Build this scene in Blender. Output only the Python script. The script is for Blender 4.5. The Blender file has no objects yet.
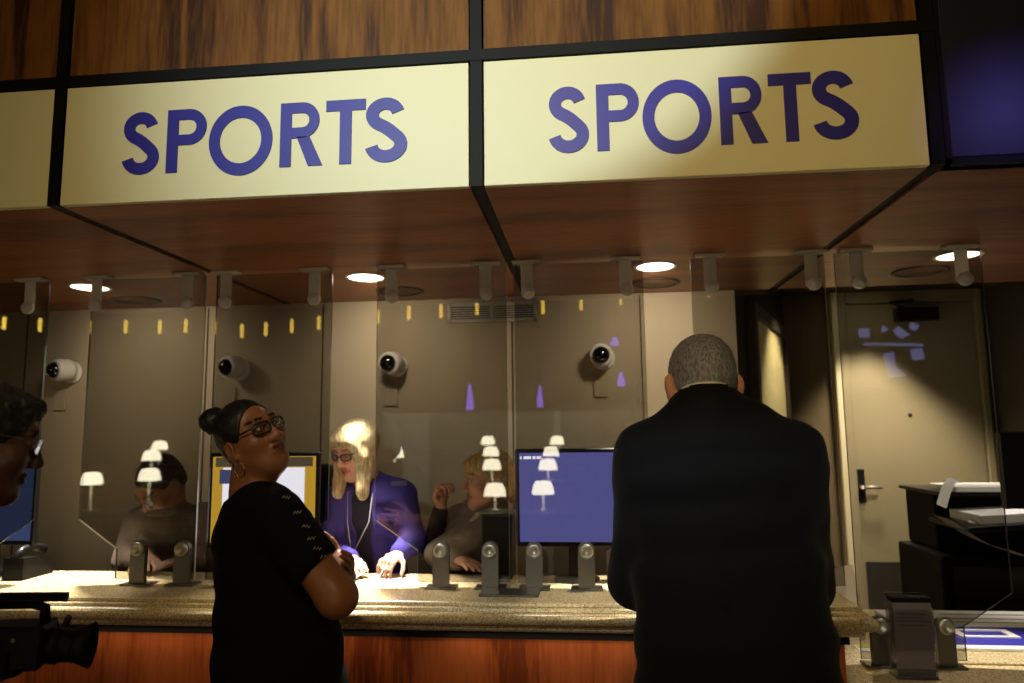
import bpy, bmesh, math, random
import numpy as np
from mathutils import Vector, Matrix
random.seed(7)
scene = bpy.context.scene
COL = scene.collection
PI = math.pi

# ------------------------------------------------------------------ camera
F_PX = 714.5
YAW, PITCH, ROLL = 0.1017369, 0.1229393, -0.01187001
CAM = np.array([0.0, 0.0, 1.52])
def _cam_axes():
    cy, sy, cp, sp, cr, sr = math.cos(YAW), math.sin(YAW), math.cos(PITCH), math.sin(PITCH), math.cos(ROLL), math.sin(ROLL)
    f = np.array([-sy*cp, cy*cp, sp]); r = np.array([cy, sy, 0.0]); u = np.cross(r, f)
    return cr*r + sr*u, -sr*r + cr*u, f
RX, UX, FX = _cam_axes()
def at(x, y, Y):                     # the place in the room, Y metres away, that the photograph shows at pixel (x, y)
    d = FX + RX*(x-512)/F_PX - UX*(y-341.5)/F_PX
    return CAM + d*(Y/d[1])
def atz(x, y, Z):
    d = FX + RX*(x-512)/F_PX - UX*(y-341.5)/F_PX
    return CAM + d*((Z-CAM[2])/d[2])
cam_data = bpy.data.cameras.new('camera'); cam = bpy.data.objects.new('camera', cam_data); COL.objects.link(cam)
M = Matrix(((RX[0], UX[0], -FX[0], CAM[0]), (RX[1], UX[1], -FX[1], CAM[1]), (RX[2], UX[2], -FX[2], CAM[2]), (0, 0, 0, 1)))
cam.matrix_world = M
cam_data.sensor_width = 36; cam_data.lens = F_PX/1024*36; cam_data.clip_start = 0.05
cam_data.dof.use_dof = True; cam_data.dof.focus_distance = 2.15; cam_data.dof.aperture_fstop = 2.4
scene.camera = cam
scene.view_settings.view_transform = 'Standard'; scene.view_settings.look = 'None'
scene.view_settings.gamma = 1; scene.view_settings.use_curve_mapping = False
scene.view_settings.exposure = 0.0
scene.cycles.use_denoising = True
scene.cycles.max_bounces = 10; scene.cycles.transparent_max_bounces = 24
scene.cycles.sample_clamp_indirect = 4.0

# ------------------------------------------------------------------ materials
def lin(r, g, b): 
    f = lambda c: (c/255/12.92) if c/255 <= .04045 else ((c/255+.055)/1.055)**2.4
    return (f(r), f(g), f(b), 1)
class NT:
    def __init__(s, name):
        s.m = bpy.data.materials.new(name); s.m.use_nodes = True
        s.t = s.m.node_tree; s.b = s.t.nodes['Principled BSDF']; s.o = s.t.nodes['Material Output']
    def n(s, typ, **kw):
        nd = s.t.nodes.new(typ)
        for k, v in kw.items(): setattr(nd, k, v)
        return nd
    def l(s, a, b): s.t.links.new(a, b)
def mat(name, col, rough=.6, metal=0, spec=.5, emit=None, es=0, bump=0, bscale=60, var=0, vscale=8, coat=0, sheen=0):
    k = NT(name); b = k.b
    b.inputs['Base Color'].default_value = col; b.inputs['Roughness'].default_value = rough
    b.inputs['Metallic'].default_value = metal; b.inputs['Specular IOR Level'].default_value = spec
    b.inputs['Coat Weight'].default_value = coat; b.inputs['Sheen Weight'].default_value = sheen
    if emit: b.inputs['Emission Color'].default_value = emit; b.inputs['Emission Strength'].default_value = es
    tc = k.n('ShaderNodeTexCoord')
    nz = k.n('ShaderNodeTexNoise'); nz.inputs['Scale'].default_value = vscale; nz.inputs['Detail'].default_value = 4
    k.l(tc.outputs['Object'], nz.inputs['Vector'])
    if var:
        mx = k.n('ShaderNodeMix', data_type='RGBA'); mx.inputs[6].default_value = tuple(c*(1-var) for c in col[:3])+(1,)
        mx.inputs[7].default_value = tuple(min(1, c*(1+var)) for c in col[:3])+(1,)
        k.l(nz.outputs['Fac'], mx.inputs[0]); k.l(mx.outputs[2], b.inputs['Base Color'])
    if bump:
        n2 = k.n('ShaderNodeTexNoise'); n2.inputs['Scale'].default_value = bscale; n2.inputs['Detail'].default_value = 3
        k.l(tc.outputs['Object'], n2.inputs['Vector'])
        bp = k.n('ShaderNodeBump'); bp.inputs['Strength'].default_value = bump; bp.inputs['Distance'].default_value = .01
        k.l(n2.outputs['Fac'], bp.inputs['Height']); k.l(bp.outputs['Normal'], b.inputs['Normal'])
    return k.m
def emis(name, col, s):
    k = NT(name); e = k.n('ShaderNodeEmission'); e.inputs[0].default_value = col; e.inputs[1].default_value = s
    k.l(e.outputs[0], k.o.inputs[0]); return k.m
def wood(name, dark, mid, light, axis='Z', scale=1.0, rough=.4, seed=0.0, band=5.0):
    k = NT(name); tc = k.n('ShaderNodeTexCoord'); mp = k.n('ShaderNodeMapping')
    s = {'Z': (1, 1, .085), 'X': (.13, 1, 1), 'Y': (1, .13, 1)}[axis]
    mp.inputs['Scale'].default_value = tuple(c*scale for c in s); mp.inputs['Location'].default_value = (seed, seed*.7, seed*.3)
    k.l(tc.outputs['Object'], mp.inputs[0])
    n1 = k.n('ShaderNodeTexNoise'); n1.inputs['Scale'].default_value = band; n1.inputs['Detail'].default_value = 1.5; n1.inputs['Distortion'].default_value = .4
    k.l(mp.outputs[0], n1.inputs['Vector'])
    mul = k.n('ShaderNodeMath', operation='MULTIPLY'); mul.inputs[1].default_value = 16
    k.l(n1.outputs['Fac'], mul.inputs[0])
    sn = k.n('ShaderNodeMath', operation='SINE'); k.l(mul.outputs[0], sn.inputs[0])
    n2 = k.n('ShaderNodeTexNoise'); n2.inputs['Scale'].default_value = 90; n2.inputs['Detail'].default_value = 5
    k.l(mp.outputs[0], n2.inputs['Vector'])
    mr = k.n('ShaderNodeMath', operation='MULTIPLY_ADD'); mr.inputs[1].default_value = .26; mr.inputs[2].default_value = 0
    k.l(sn.outputs[0], mr.inputs[0])
    ad = k.n('ShaderNodeMath', operation='ADD'); k.l(mr.outputs[0], ad.inputs[0]); k.l(n2.outputs['Fac'], ad.inputs[1])
    cr = k.n('ShaderNodeValToRGB'); cr.color_ramp.elements[0].position = .25; cr.color_ramp.elements[0].color = dark
    cr.color_ramp.elements[1].position = .85; cr.color_ramp.elements[1].color = light
    e = cr.color_ramp.elements.new(.5); e.color = mid
    k.l(ad.outputs[0], cr.inputs[0]); k.l(cr.outputs[0], k.b.inputs['Base Color'])
    k.b.inputs['Roughness'].default_value = rough; k.b.inputs['Specular IOR Level'].default_value = .25
    return k.m
def granite(name, a, b, c, rough=.25):
    k = NT(name); tc = k.n('ShaderNodeTexCoord')
    n1 = k.n('ShaderNodeTexVoronoi'); n1.inputs['Scale'].default_value = 330; k.l(tc.outputs['Object'], n1.inputs['Vector'])
    n2 = k.n('ShaderNodeTexNoise'); n2.inputs['Scale'].default_value = 120; n2.inputs['Detail'].default_value = 6; k.l(tc.outputs['Object'], n2.inputs['Vector'])
    sp = k.n('ShaderNodeSeparateColor'); k.l(n1.outputs['Color'], sp.inputs[0])
    ad = k.n('ShaderNodeMath', operation='MULTIPLY_ADD'); ad.inputs[1].default_value = .45; k.l(sp.outputs[0], ad.inputs[0]); 
    m2 = k.n('ShaderNodeMath', operation='MULTIPLY'); m2.inputs[1].default_value = .6; k.l(n2.outputs['Fac'], m2.inputs[0]); k.l(m2.outputs[0], ad.inputs[2])
    cr = k.n('ShaderNodeValToRGB'); cr.color_ramp.elements[0].position = .25; cr.color_ramp.elements[0].color = a
    cr.color_ramp.elements[1].position = .72; cr.color_ramp.elements[1].color = c
    e = cr.color_ramp.elements.new(.5); e.color = b
    k.l(ad.outputs[0], cr.inputs[0]); k.l(cr.outputs[0], k.b.inputs['Base Color']); k.b.inputs['Roughness'].default_value = rough
    return k.m
def glassy(name, tint, refl, rough=.0):
    k = NT(name); t = k.n('ShaderNodeBsdfTransparent'); t.inputs[0].default_value = tint
    g = k.n('ShaderNodeBsdfGlossy'); g.inputs[0].default_value = (1, 1, 1, 1); g.inputs['Roughness'].default_value = rough
    lw = k.n('ShaderNodeFresnel'); lw.inputs[0].default_value = 1.45
    ma = k.n('ShaderNodeMath', operation='MULTIPLY_ADD'); ma.inputs[1].default_value = .6; ma.inputs[2].default_value = refl
    k.l(lw.outputs[0], ma.inputs[0])
    mx = k.n('ShaderNodeMixShader'); k.l(ma.outputs[0], mx.inputs[0]); k.l(t.outputs[0], mx.inputs[1]); k.l(g.outputs[0], mx.inputs[2])
    k.l(mx.outputs[0], k.o.inputs[0]); return k.m

MT = {}
MT['sign'] = mat('cream_sign_face', lin(230, 221, 176), .5)
MT['signblue'] = mat('blue_sign_lettering', lin(40, 32, 142), .5)
MT['black'] = mat('black_paint', lin(6, 6, 6), .6, spec=.2)
MT['blackmetal'] = mat('black_metal', lin(22, 21, 20), .4)
MT['wood_up'] = wood('walnut_veneer_fascia', lin(56, 29, 5), lin(96, 56, 15), lin(122, 78, 26), 'Z', 1.0, .65, 1.3, 7.5)
MT['wood_soffit'] = wood('walnut_veneer_soffit', lin(94, 53, 28), lin(120, 71, 38), lin(140, 87, 48), 'X', 1.0, .40, 5.1, 4.0)
MT['wood_front'] = wood('red_veneer_counter', lin(118, 54, 24), lin(164, 82, 40), lin(182, 98, 52), 'Z', 1.0, .4, 9.7, 3.0)
MT['granite'] = granite('beige_granite', lin(150, 126, 84), lin(214, 192, 146), lin(240, 224, 184))
MT['wall'] = mat('beige_wallcovering', lin(172, 158, 132), .85, var=.06, vscale=3, bump=.08, bscale=300)
MT['seam'] = mat('brown_joint', lin(70, 58, 42), .8)
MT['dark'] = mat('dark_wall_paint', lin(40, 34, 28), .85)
MT['carpet'] = mat('dark_carpet', lin(52, 34, 28), .95, var=.3, vscale=30)
MT['door'] = mat('grey_beige_door_paint', lin(166, 155, 124), .5, var=.03)
MT['paledoor'] = mat('pale_cream_door_paint', lin(208, 196, 140), .5)
MT['kick'] = mat('brushed_kick_plate', lin(96, 92, 84), .45, metal=.7)
MT['white'] = mat('white_plastic', lin(225, 222, 214), .4)
MT['paper'] = mat('white_paper', lin(238, 236, 232), .8)
MT['darkplastic'] = mat('dull_black_plastic', lin(7, 7, 8), .6, spec=.2)
MT['satin'] = mat('satin_steel', lin(190, 186, 174), .42, metal=.85)
MT['frost'] = mat('frosted_plate', lin(214, 209, 194), .5)
MT['steel'] = mat('dull_grey_steel', lin(120, 116, 108), .38, metal=.9)
MT['bolt'] = mat('pale_bolt', lin(226, 222, 210), .25)
MT['dome'] = mat('dark_camera_dome', lin(8, 8, 9), .06, coat=1)
MT['bezel'] = mat('black_monitor_plastic', lin(16, 16, 17), .35)
MT['bulb'] = emis('downlight_lens', (1, .90, .70, 1), 9)
MT['glass'] = glassy('counter_glass', (.70, .69, .67, 1), .035)
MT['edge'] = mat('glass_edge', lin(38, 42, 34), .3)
MT['edgelit'] = mat('glass_edge_lit', lin(150, 150, 128), .3)  # paler copy of the glass edge, caught light put into its colour
def frosted(name, col):
    k = NT(name); d = k.b; d.inputs['Base Color'].default_value = col; d.inputs['Roughness'].default_value = .45
    t = k.n('ShaderNodeBsdfTranslucent'); t.inputs[0].default_value = col
    mx = k.n('ShaderNodeMixShader'); mx.inputs[0].default_value = .5; k.l(d.outputs[0], mx.inputs[1]); k.l(t.outputs[0], mx.inputs[2]); k.l(mx.outputs[0], k.o.inputs[0]); return k.m
MT['frost'] = frosted('frosted_acrylic', lin(232, 228, 214))
MT['acrylic'] = glassy('clear_acrylic', (.93, .93, .93, 1), .04)

# ------------------------------------------------------------------ mesh helpers
def V(*a): return Vector(a) if len(a) > 1 else Vector(a[0])
def box(bm, a, b, bev=0, seg=1):
    a, b = [min(x, y) for x, y in zip(a, b)], [max(x, y) for x, y in zip(a, b)]
    vs = [bm.verts.new((x, y, z)) for x in (a[0], b[0]) for y in (a[1], b[1]) for z in (a[2], b[2])]
    fs = [bm.faces.new([vs[i] for i in q]) for q in ((0,1,3,2),(4,6,7,5),(0,4,5,1),(2,3,7,6),(0,2,6,4),(1,5,7,3))]
    if bev:
        es = {e for f in fs for e in f.edges}
        bmesh.ops.bevel(bm, geom=list(es), offset=bev, segments=seg, affect='EDGES', profile=.5)
    return fs
def obox(bm, c, ax, half, bev=0):
    """box with its own axes: c centre, ax three axis vectors, half three half sizes"""
    t = bmesh.new(); box(t, [-h for h in half], half, bev)
    Mx = Matrix((ax[0], ax[1], ax[2])).transposed()
    merge(bm, t, lambda p: Mx @ p + Vector(c)); t.free()
def merge(bm, t, fn=lambda p: p):
    mp = {v: bm.verts.new(fn(v.co)) for v in t.verts}
    for f in t.faces:
        g = bm.faces.new([mp[v] for v in f.verts]); g.material_index = f.material_index; g.smooth = f.smooth
def frame(d):
    d = Vector(d).normalized(); h = Vector((0, 0, 1)) if abs(d.z) < .9 else Vector((1, 0, 0))
    u = d.cross(h).normalized(); return u, d.cross(u).normalized(), d
def lathe(bm, c, axis, prof, n=24, smooth=True):
    """prof: (radius, height along axis)"""
    u, w, d = frame(axis); c = Vector(c); rings = []
    for r, h in prof:
        if r < 1e-6: rings.append([bm.verts.new(c + d*h)])
        else: rings.append([bm.verts.new(c + d*h + u*(r*math.cos(2*PI*i/n)) + w*(r*math.sin(2*PI*i/n))) for i in range(n)])
    for A, B in zip(rings, rings[1:]):
        for i in range(n):
            j = (i+1) % n
            q = [A[i % len(A)], A[j % len(A)], B[j % len(B)], B[i % len(B)]]
            q2 = []
            for v in q:
                if v not in q2: q2.append(v)
            if len(q2) > 2:
                try:
                    f = bm.faces.new(q2); f.smooth = smooth
                except ValueError: pass
    return bm
def cyl(bm, a, b, r, r2=None, n=16, smooth=True):
    a = Vector(a); b = Vector(b); L = (b-a).length; r2 = r if r2 is None else r2
    lathe(bm, a, b-a, [(0, 0), (r, 0), (r, 0), (r2, L), (r2, L), (0, L)], n, smooth)
def ball(bm, c, r, n=20, m=12, sc=(1, 1, 1)):
    t = bmesh.new(); bmesh.ops.create_uvsphere(t, u_segments=n, v_segments=m, radius=1)
    for f in t.faces: f.smooth = True
    merge(bm, t, lambda p: Vector((c[0]+p.x*r*sc[0], c[1]+p.y*r*sc[1], c[2]+p.z*r*sc[2]))); t.free()
def tube(bm, pts, r, n=8, closed=False):
    pts = [Vector(p) for p in pts]; N = len(pts); rings = []; u = None
    for i, p in enumerate(pts):
        d = (pts[(i+1) % N] if closed or i < N-1 else p) - (pts[i-1] if closed or i > 0 else p)
        d.normalize()
        if u is None: u = frame(d)[0]
        u = (u - d*u.dot(d)).normalized(); w = d.cross(u)
        rr = r[i] if isinstance(r, (list, tuple)) else r
        rings.append([bm.verts.new(p + u*(rr*math.cos(2*PI*k/n)) + w*(rr*math.sin(2*PI*k/n))) for k in range(n)])
    for i in range(N if closed else N-1):
        A, B = rings[i], rings[(i+1) % N]
        for k in range(n):
            f = bm.faces.new((A[k], A[(k+1) % n], B[(k+1) % n], B[k])); f.smooth = True
    if not closed: bm.faces.new(rings[0][::-1]); bm.faces.new(rings[-1])
def prism(bm, poly, o, ux, uy, depth):
    """extrude the 2-D polygon along ux x uy by depth"""
    o, ux, uy = Vector(o), Vector(ux), Vector(uy); n = ux.cross(uy).normalized()
    A = [bm.verts.new(o + ux*p[0] + uy*p[1]) for p in poly]; B = [bm.verts.new(o + ux*p[0] + uy*p[1] + n*depth) for p in poly]
    fs = [bm.faces.new(A[::-1]), bm.faces.new(B)]
    for i in range(len(poly)):
        j = (i+1) % len(poly); fs.append(bm.faces.new((A[i], A[j], B[j], B[i])))
    return fs
def origin_of(o):
    p = Vector((0, 0, 0))
    while o is not None: p += o.location; o = o.parent
    return p
def obj(name, bm, m, parent=None, mats=None):
    """link bm (built in room coordinates) as ONE mesh object; a child keeps its parent's origin"""
    bmesh.ops.recalc_face_normals(bm, faces=bm.faces)
    me = bpy.data.meshes.new(name); bm.to_mesh(me); bm.free()
    for x in (mats or [m]): me.materials.append(MT[x] if isinstance(x, str) else x)
    o = bpy.data.objects.new(name, me); COL.objects.link(o)
    co = np.empty(len(me.vertices)*3); me.vertices.foreach_get('co', co); co = co.reshape(-1, 3)
    if parent: off = origin_of(parent); o.parent = parent
    else:
        lo, hi = co.min(0), co.max(0); off = Vector(((lo[0]+hi[0])/2, (lo[1]+hi[1])/2, lo[2])); o.location = off
    me.vertices.foreach_set('co', (co - np.array(off)).ravel()); me.update()
    return o
def thing(name, label, cat, loc, group=None):
    o = bpy.data.objects.new(name, None); COL.objects.link(o); o.location = Vector(loc); o.empty_display_size = .05
    return tag(o, label, cat, group)
def tag(o, label, cat, group=None, kind=None):
    o['label'] = label; o['category'] = cat
    if group: o['group'] = group
    if kind: o['kind'] = kind
    return o
def struct(name, bm, m, parent=None, mats=None):
    o = obj(name, bm, m, parent, mats)
    if parent is None: o['kind'] = 'structure'
    return o
def B(): return bmesh.new()
def bx(a, b, bev=0):
    m = bmesh.new(); box(m, a, b, bev); return m

# ------------------------------------------------------------------ main sizes
ZS, ZC, YG, YF, YW, ZL = 2.179, 0.932, 2.755, 1.86, 3.50, 0.683   # soffit, worktop, glass, sign face, back wall, low counter
XL, XR, YB, ZT = -4.2, 3.6, -6.5, 3.7
XW = -9.0
LAB_CE = 2.44

# ------------------------------------------------------------------ setting
struct('floor', bx((XW, YB, -.05), (XR, 5.4, 0)), 'carpet')
struct('ceiling', bx((XW, YB, ZT), (XR, YF+.12, ZT+.06)), 'dark')
struct('wall_rear', bx((XW, YB-.1, 0), (XR, YB, ZT)), 'dark')
struct('wall_left', bx((XW-.1, YB, 0), (XW, 5.4, ZT)), 'dark')
struct('wall_front', bx((XW, YF, 0), (XL, YF+.1, ZT)), 'dark')
struct('wall_end', bx((XL-.1, YF+.1, 0), (XL, YW, ZT)), 'dark')
struct('wall_right', bx((XR, YB, 0), (XR+.1, 2.3, ZT)), 'dark')
# booth back wall with raised panels and joints
bm = B(); box(bm, (XL, YW, 0), (.728, YW+.08, ZS))
struct('wall_back', bm, 'wall')
joints = [at(x, 400, YW)[0] for x in (205, 513, 741)]
bm = B()
for x in (-3.55, -2.96, *[j for j in joints[:1]], joints[0]+.62, joints[1], joints[1]+.63):
    box(bm, (x-.003, YW-.004, .1), (x+.003, YW, ZS-.01))
struct('trim_1', bm, 'seam')
# splayed wall beside the corridor, with a pale door in it
pA = Vector((.728, YW, 0)); dS = Vector((.375, .927, 0)); nS = Vector((-.927, .375, 0))
pB = pA + dS*1.80
YD = pB.y
bm = B(); prism(bm, [(0, 0), (1.80, 0), (1.80, LAB_CE), (0, LAB_CE)], pA + nS*.06, dS, (0, 0, 1), .06)
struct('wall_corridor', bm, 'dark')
bm = B(); box(bm, (XL, YD, 0), (XR, YD+.1, LAB_CE)); struct('wall_far', bm, mat('brown_wall_paint', lin(112, 96, 68), .85))  # far wall in one even brown
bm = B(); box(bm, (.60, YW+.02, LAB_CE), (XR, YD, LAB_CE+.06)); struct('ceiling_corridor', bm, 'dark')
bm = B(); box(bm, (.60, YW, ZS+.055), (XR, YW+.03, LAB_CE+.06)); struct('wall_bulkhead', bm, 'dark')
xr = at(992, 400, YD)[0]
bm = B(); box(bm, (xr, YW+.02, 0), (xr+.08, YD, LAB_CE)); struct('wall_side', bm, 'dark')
# ------------------------------------------------------------------ doors beyond the glass
# far door, on the wall at the end of the corridor
dl, dr = at(851, 430, YD)[0], at(980, 430, YD)[0]
dt = at(915, 304, YD)[2]
bm = B(); box(bm, (dl, YD-.045, .01), (dr, YD-.003, dt), .004)
door = struct('door_1', bm, 'door'); door['label'] = 'closed beige door at the end of the corridor, right of the man in the suit'
bm = B()
for a, b in (((dl-.10, YD-.07, 0), (dl-.004, YD-.002, dt+.09)), ((dr+.004, YD-.07, 0), (dr+.05, YD-.002, dt+.09)), ((dl-.004, YD-.07, dt+.005), (dr+.004, YD-.002, dt+.09))): box(bm, a, b, .006)
obj('door_frame', bm, 'door', door)
bm = B(); box(bm, (dl+.02, YD-.05, .03), (dr-.02, YD-.0445, .62)); obj('kick_plate', bm, 'kick', door)
bm = B(); hp = at(861, 484, YD-.05)
box(bm, (hp[0]-.025, YD-.058, hp[2]-.12), (hp[0]+.025, YD-.044, hp[2]+.10), .003)
pl = obj('lock_plate', bm, 'blackmetal', door)
bm = B(); cyl(bm, (hp[0], YD-.058, hp[2]-.02), (hp[0], YD-.10, hp[2]-.02), .012)
tube(bm, [(hp[0], YD-.10, hp[2]-.02), (hp[0]+.06, YD-.105, hp[2]-.018), (hp[0]+.115, YD-.10, hp[2]-.022)], .011)
obj('door_handle', bm, 'satin', pl)
bm = B(); pp = at(907, 415, YD); lathe(bm, (pp[0], YD-.044, pp[2]), (0, -1, 0), [(0, .006), (.008, .006), (.013, .002), (.013, 0)], 14); obj('peephole', bm, 'blackmetal', door)
bm = B(); ca = at(893, 309, YD-.06); cb = at(936, 321, YD-.06)
box(bm, (ca[0], YD-.12, cb[2]), (cb[0], YD-.046, ca[2]), .008)
tube(bm, [(ca[0]+.05, YD-.10, ca[2]), (ca[0]-.06, YD-.16, ca[2]+.03), (ca[0]+.12, YD-.10, ca[2]+.05)], .010)
obj('door_closer', bm, 'blackmetal', door)
# pale door in the splayed wall
s0, s1 = .33, 1.40
bm = B(); q = pA - nS*.004
nF = Vector((.927, -.375, 0))
prism(bm, [(s0, .01), (s1, .01), (s1, 2.09), (s0, 2.09)], q, dS, (0, 0, 1), .03)
d2 = struct('door_2', bm, 'paledoor'); d2['label'] = 'pale cream door in the dark splayed wall, right of the suited man\'s head'
bm = B()
for a, b, c, d in ((s0-.07, s0-.004, 0, 2.16), (s1+.004, s1+.07, 0, 2.16), (s0-.004, s1+.004, 2.094, 2.16)):
    prism(bm, [(a, c), (b, c), (b, d), (a, d)], q, dS, (0, 0, 1), .05)
obj('door_frame', bm, mat('dark_door_frame', lin(60, 50, 36), .6), d2)
bm = B(); hb = pA + dS*(s1-.09) + Vector((0, 0, 1.02)) + nF*.03
cyl(bm, hb, hb + nF*.05, .012); ball(bm, hb + nF*.06, .026); obj('door_knob', bm, 'satin', d2)

# ------------------------------------------------------------------ soffit and fascia
SJ = [(-1.541, -1.503), (-.301, -.262), (.892, .93)]        # joints between the modules
edges = [XL] + [e for j in SJ for e in j] + [XR]
bm = B()
for i in range(0, len(edges), 2): box(bm, (edges[i], YF+.02, ZS), (edges[i+1], YW, ZS+.05))
struct('ceiling_soffit', bm, 'wood_soffit')
bm = B()
for a, b in SJ: box(bm, (a, YF+.02, ZS+.008), (b, YW, ZS+.04))
struct('trim_2', bm, 'black')
ZT1, ZR = 2.537, 2.562                                       # top of the signs, top of the rail over them
bm = B(); box(bm, (XL, YF+.035, ZS+.004), (.93, YF+.10, ZT)); struct('wall_fascia', bm, 'black')
bm = B()
for i in range(0, len(edges)-2, 2): box(bm, (edges[i]+.002, YF+.006, ZR+.012), (edges[i+1]-.002, YF+.036, ZT))
struct('trim_3', bm, 'wood_up')
bm = B()
for a, b in SJ: box(bm, (a+.003, YF-.004, ZS), (b-.003, YF+.036, ZT))
box(bm, (XL, YF-.006, ZT1+.003), (SJ[2][1], YF+.036, ZR+.010))
struct('trim_4', bm, 'black')

# lettering: strokes of a geometric sans, unit cap height
def arc(cx, cy, rx, ry, a0, a1, n=40):
    return [(cx + rx*math.cos(math.radians(a0+(a1-a0)*i/n)), cy + ry*math.sin(math.radians(a0+(a1-a0)*i/n))) for i in range(n+1)]
def band(path, w):
    P = np.array(path); d = np.gradient(P, axis=0); d /= np.linalg.norm(d, axis=1)[:, None]; n = np.stack([-d[:, 1], d[:, 0]], 1)
    return P + n*w/2, P - n*w/2
SW = .185
def letter(ch):
    """list of 2-D polygons/bands and the advance width"""
    h = SW/2
    if ch == 'O':
        P = arc(.55, .5, .465, .465, 0, 360, 72)[:-1]; return [('ring', (.55, .5), .55-.0, .55-SW-.005)], 1.10
    if ch == 'T': return [('poly', [(0, 1), (.62, 1), (.62, 1-.17), (.31+h, 1-.17), (.31+h, 0), (.31-h, 0), (.31-h, 1-.17), (0, 1-.17)])], .62
    if ch in 'PR':
        yb = .43 if ch == 'P' else .44; r = (1-yb)/2
        stem = [('poly', [(0, 0), (SW, 0), (SW, 1), (0, 1)])]
        path = [(SW, 1-h*.9), (.36, 1-h*.9)] + arc(.36, (1+yb)/2, r-h*.9, r-h*.9, 90, -90, 24)[1:] + [(SW, yb+h*.9)]
        o = stem + [('band', path, SW*.9)]
        if ch == 'R': o.append(('poly', [(.27, yb+.02), (.48, yb+.02), (.70, 0), (.465, 0)]))
        return o, (.64 if ch == 'P' else .70)
    if ch == 'S':
        path = arc(.29, .735, .185, .172, 12, 90, 14) + arc(.29, .735, .195, .172, 90, 255, 26)[1:]
        path += [(.30, .545), (.36, .505)] 
        path += arc(.30, .268, .215, .182, 62, -90, 28) + arc(.30, .268, .215, .182, -90, -172, 16)[1:]
        # smooth the spine
        P = np.array(path); 
        for _ in range(6): P[1:-1] = (P[:-2] + 2*P[1:-1] + P[2:])/4
        return [('band', [tuple(p) for p in P], SW)], .61
def build_letter(ch, x0, z0, H, wx, y, name_parent, label=None):
    bm = B(); T = .003
    shapes, adv = letter(ch)
    tr = lambda p: (x0 + p[0]*H*wx, z0 + p[1]*H)
    for s in shapes:
        if s[0] == 'poly': prism(bm, [tr(p) for p in s[1]], (0, y, 0), (1, 0, 0), (0, 0, 1), T)
        else:
            if s[0] == 'ring':
                n = 72; Lp = [(s[1][0]+s[2]*math.cos(2*PI*i/n), s[1][1]+s[2]*math.sin(2*PI*i/n)) for i in range(n+1)]
                Rp = [(s[1][0]+s[3]*math.cos(2*PI*i/n), s[1][1]+s[3]*math.sin(2*PI*i/n)) for i in range(n+1)]
            else: Lp, Rp = band(s[1], s[2])
            for i in range(len(Lp)-1):
                a, b, c, d = tr(Lp[i]), tr(Lp[i+1]), tr(Rp[i+1]), tr(Rp[i])
                vv = [bm.verts.new((p[0], y-T, p[1])) for p in (a, b, c, d)]; ww = [bm.verts.new((p[0], y, p[1])) for p in (a, b, c, d)]
                bm.faces.new(vv); bm.faces.new((vv[0], vv[1], ww[1], ww[0])); bm.faces.new((vv[2], vv[3], ww[3], ww[2]))
                if i == 0: bm.faces.new((vv[0], vv[3], ww[3], ww[0]))
                if i == len(Lp)-2: bm.faces.new((vv[1], vv[2], ww[2], ww[1]))
    bmesh.ops.remove_doubles(bm, verts=bm.verts, dist=1e-5)
    return obj('letter', bm, 'signblue', name_parent)
def sign(x0, x1, label, text):
    t = thing('sign_panel', label, 'sign', ((x0+x1)/2, YF, ZS), 'cream signs along the fascia')
    bm = B(); box(bm, (x0+.002, YF, ZS+.001), (x1-.002, YF+.03, ZT1), .001); obj('face', bm, 'sign', t)
    if text:
        W = x1-x0; Hs = ZT1-ZS; H = Hs*.525; z0 = ZS+Hs*.228
        pos = [(q+.014, r+.014) for q, r in ((.142, .236), (.254, .352), (.360, .517), (.536, .640), (.647, .742), (.742, .842))]
        for ch, (a, b) in zip('SPORTS', pos):
            w = letter(ch)[1]; wx = (b-a)*W/(w*H)
            if ch == 'O': build_letter(ch, x0+a*W, z0-.05*H*.9, H*1.0, (b-a)*W/(1.10*H), YF, t)
            else: build_letter(ch, x0+a*W, z0, H, wx, YF, t)
sign(-.262, .892, 'right-hand cream sign reading SPORTS with a beam of light across its left half', True)
sign(-1.503, -.301, 'left-hand cream sign reading SPORTS in blue capitals above the woman', True)
sign(-2.744, -1.541, 'blank end of a dim cream sign cut off by the left edge', False)
# dark display panel right of the signs
t = thing('display_panel', 'dark navy panel with a violet glow at the upper right corner', 'panel', (1.55, YF, ZS))
bm = B(); box(bm, (.945, YF+.004, ZS+.018), (2.2, YF+.05, ZT-.01), .004); obj('screen_face', bm, mat('navy_panel_face', lin(14, 13, 34), .55), t)
bm = B(); box(bm, (.931, YF, ZS), (2.22, YF+.05, ZS+.016)); box(bm, (.931, YF, ZS), (.944, YF+.05, ZT-.01)); obj('panel_frame', bm, 'black', t)

# ------------------------------------------------------------------ downlights, speakers
def downlight(p, label, r=.075):
    t = thing('downlight', label, 'ceiling light', (p[0], p[1], p[2]), 'round downlights')
    bm = B(); lathe(bm, (p[0], p[1], p[2]+.0), (0, 0, 1), [(r, .012), (r, -.004), (r+.012, -.006), (r+.014, 0), (r+.014, .012)], 32); obj('trim_ring', bm, 'white', t)
    bm = B(); lathe(bm, (p[0], p[1], p[2]), (0, 0, 1), [(0, -.003), (r, -.003), (r, .01), (0, .01)], 32); obj('lens', bm, 'bulb', t)
DL = [((90, 287), 'lit downlight in the wooden soffit at far left'), ((366, 277), 'lit downlight in the soffit above the blonde woman'),
      ((655, 266), 'lit downlight in the soffit just left of the suited man'), ((958, 255), 'lit downlight in the soffit at the right end')]
DLP = []
for (x, y), lb in DL:
    p = atz(x, y, ZS); DLP.append(p); downlight(p, lb)
p5 = at(876, 294, 4.80); p5[2] = LAB_CE; downlight(p5, 'small lit downlight in the dark corridor ceiling before the far door', .06); 
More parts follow.
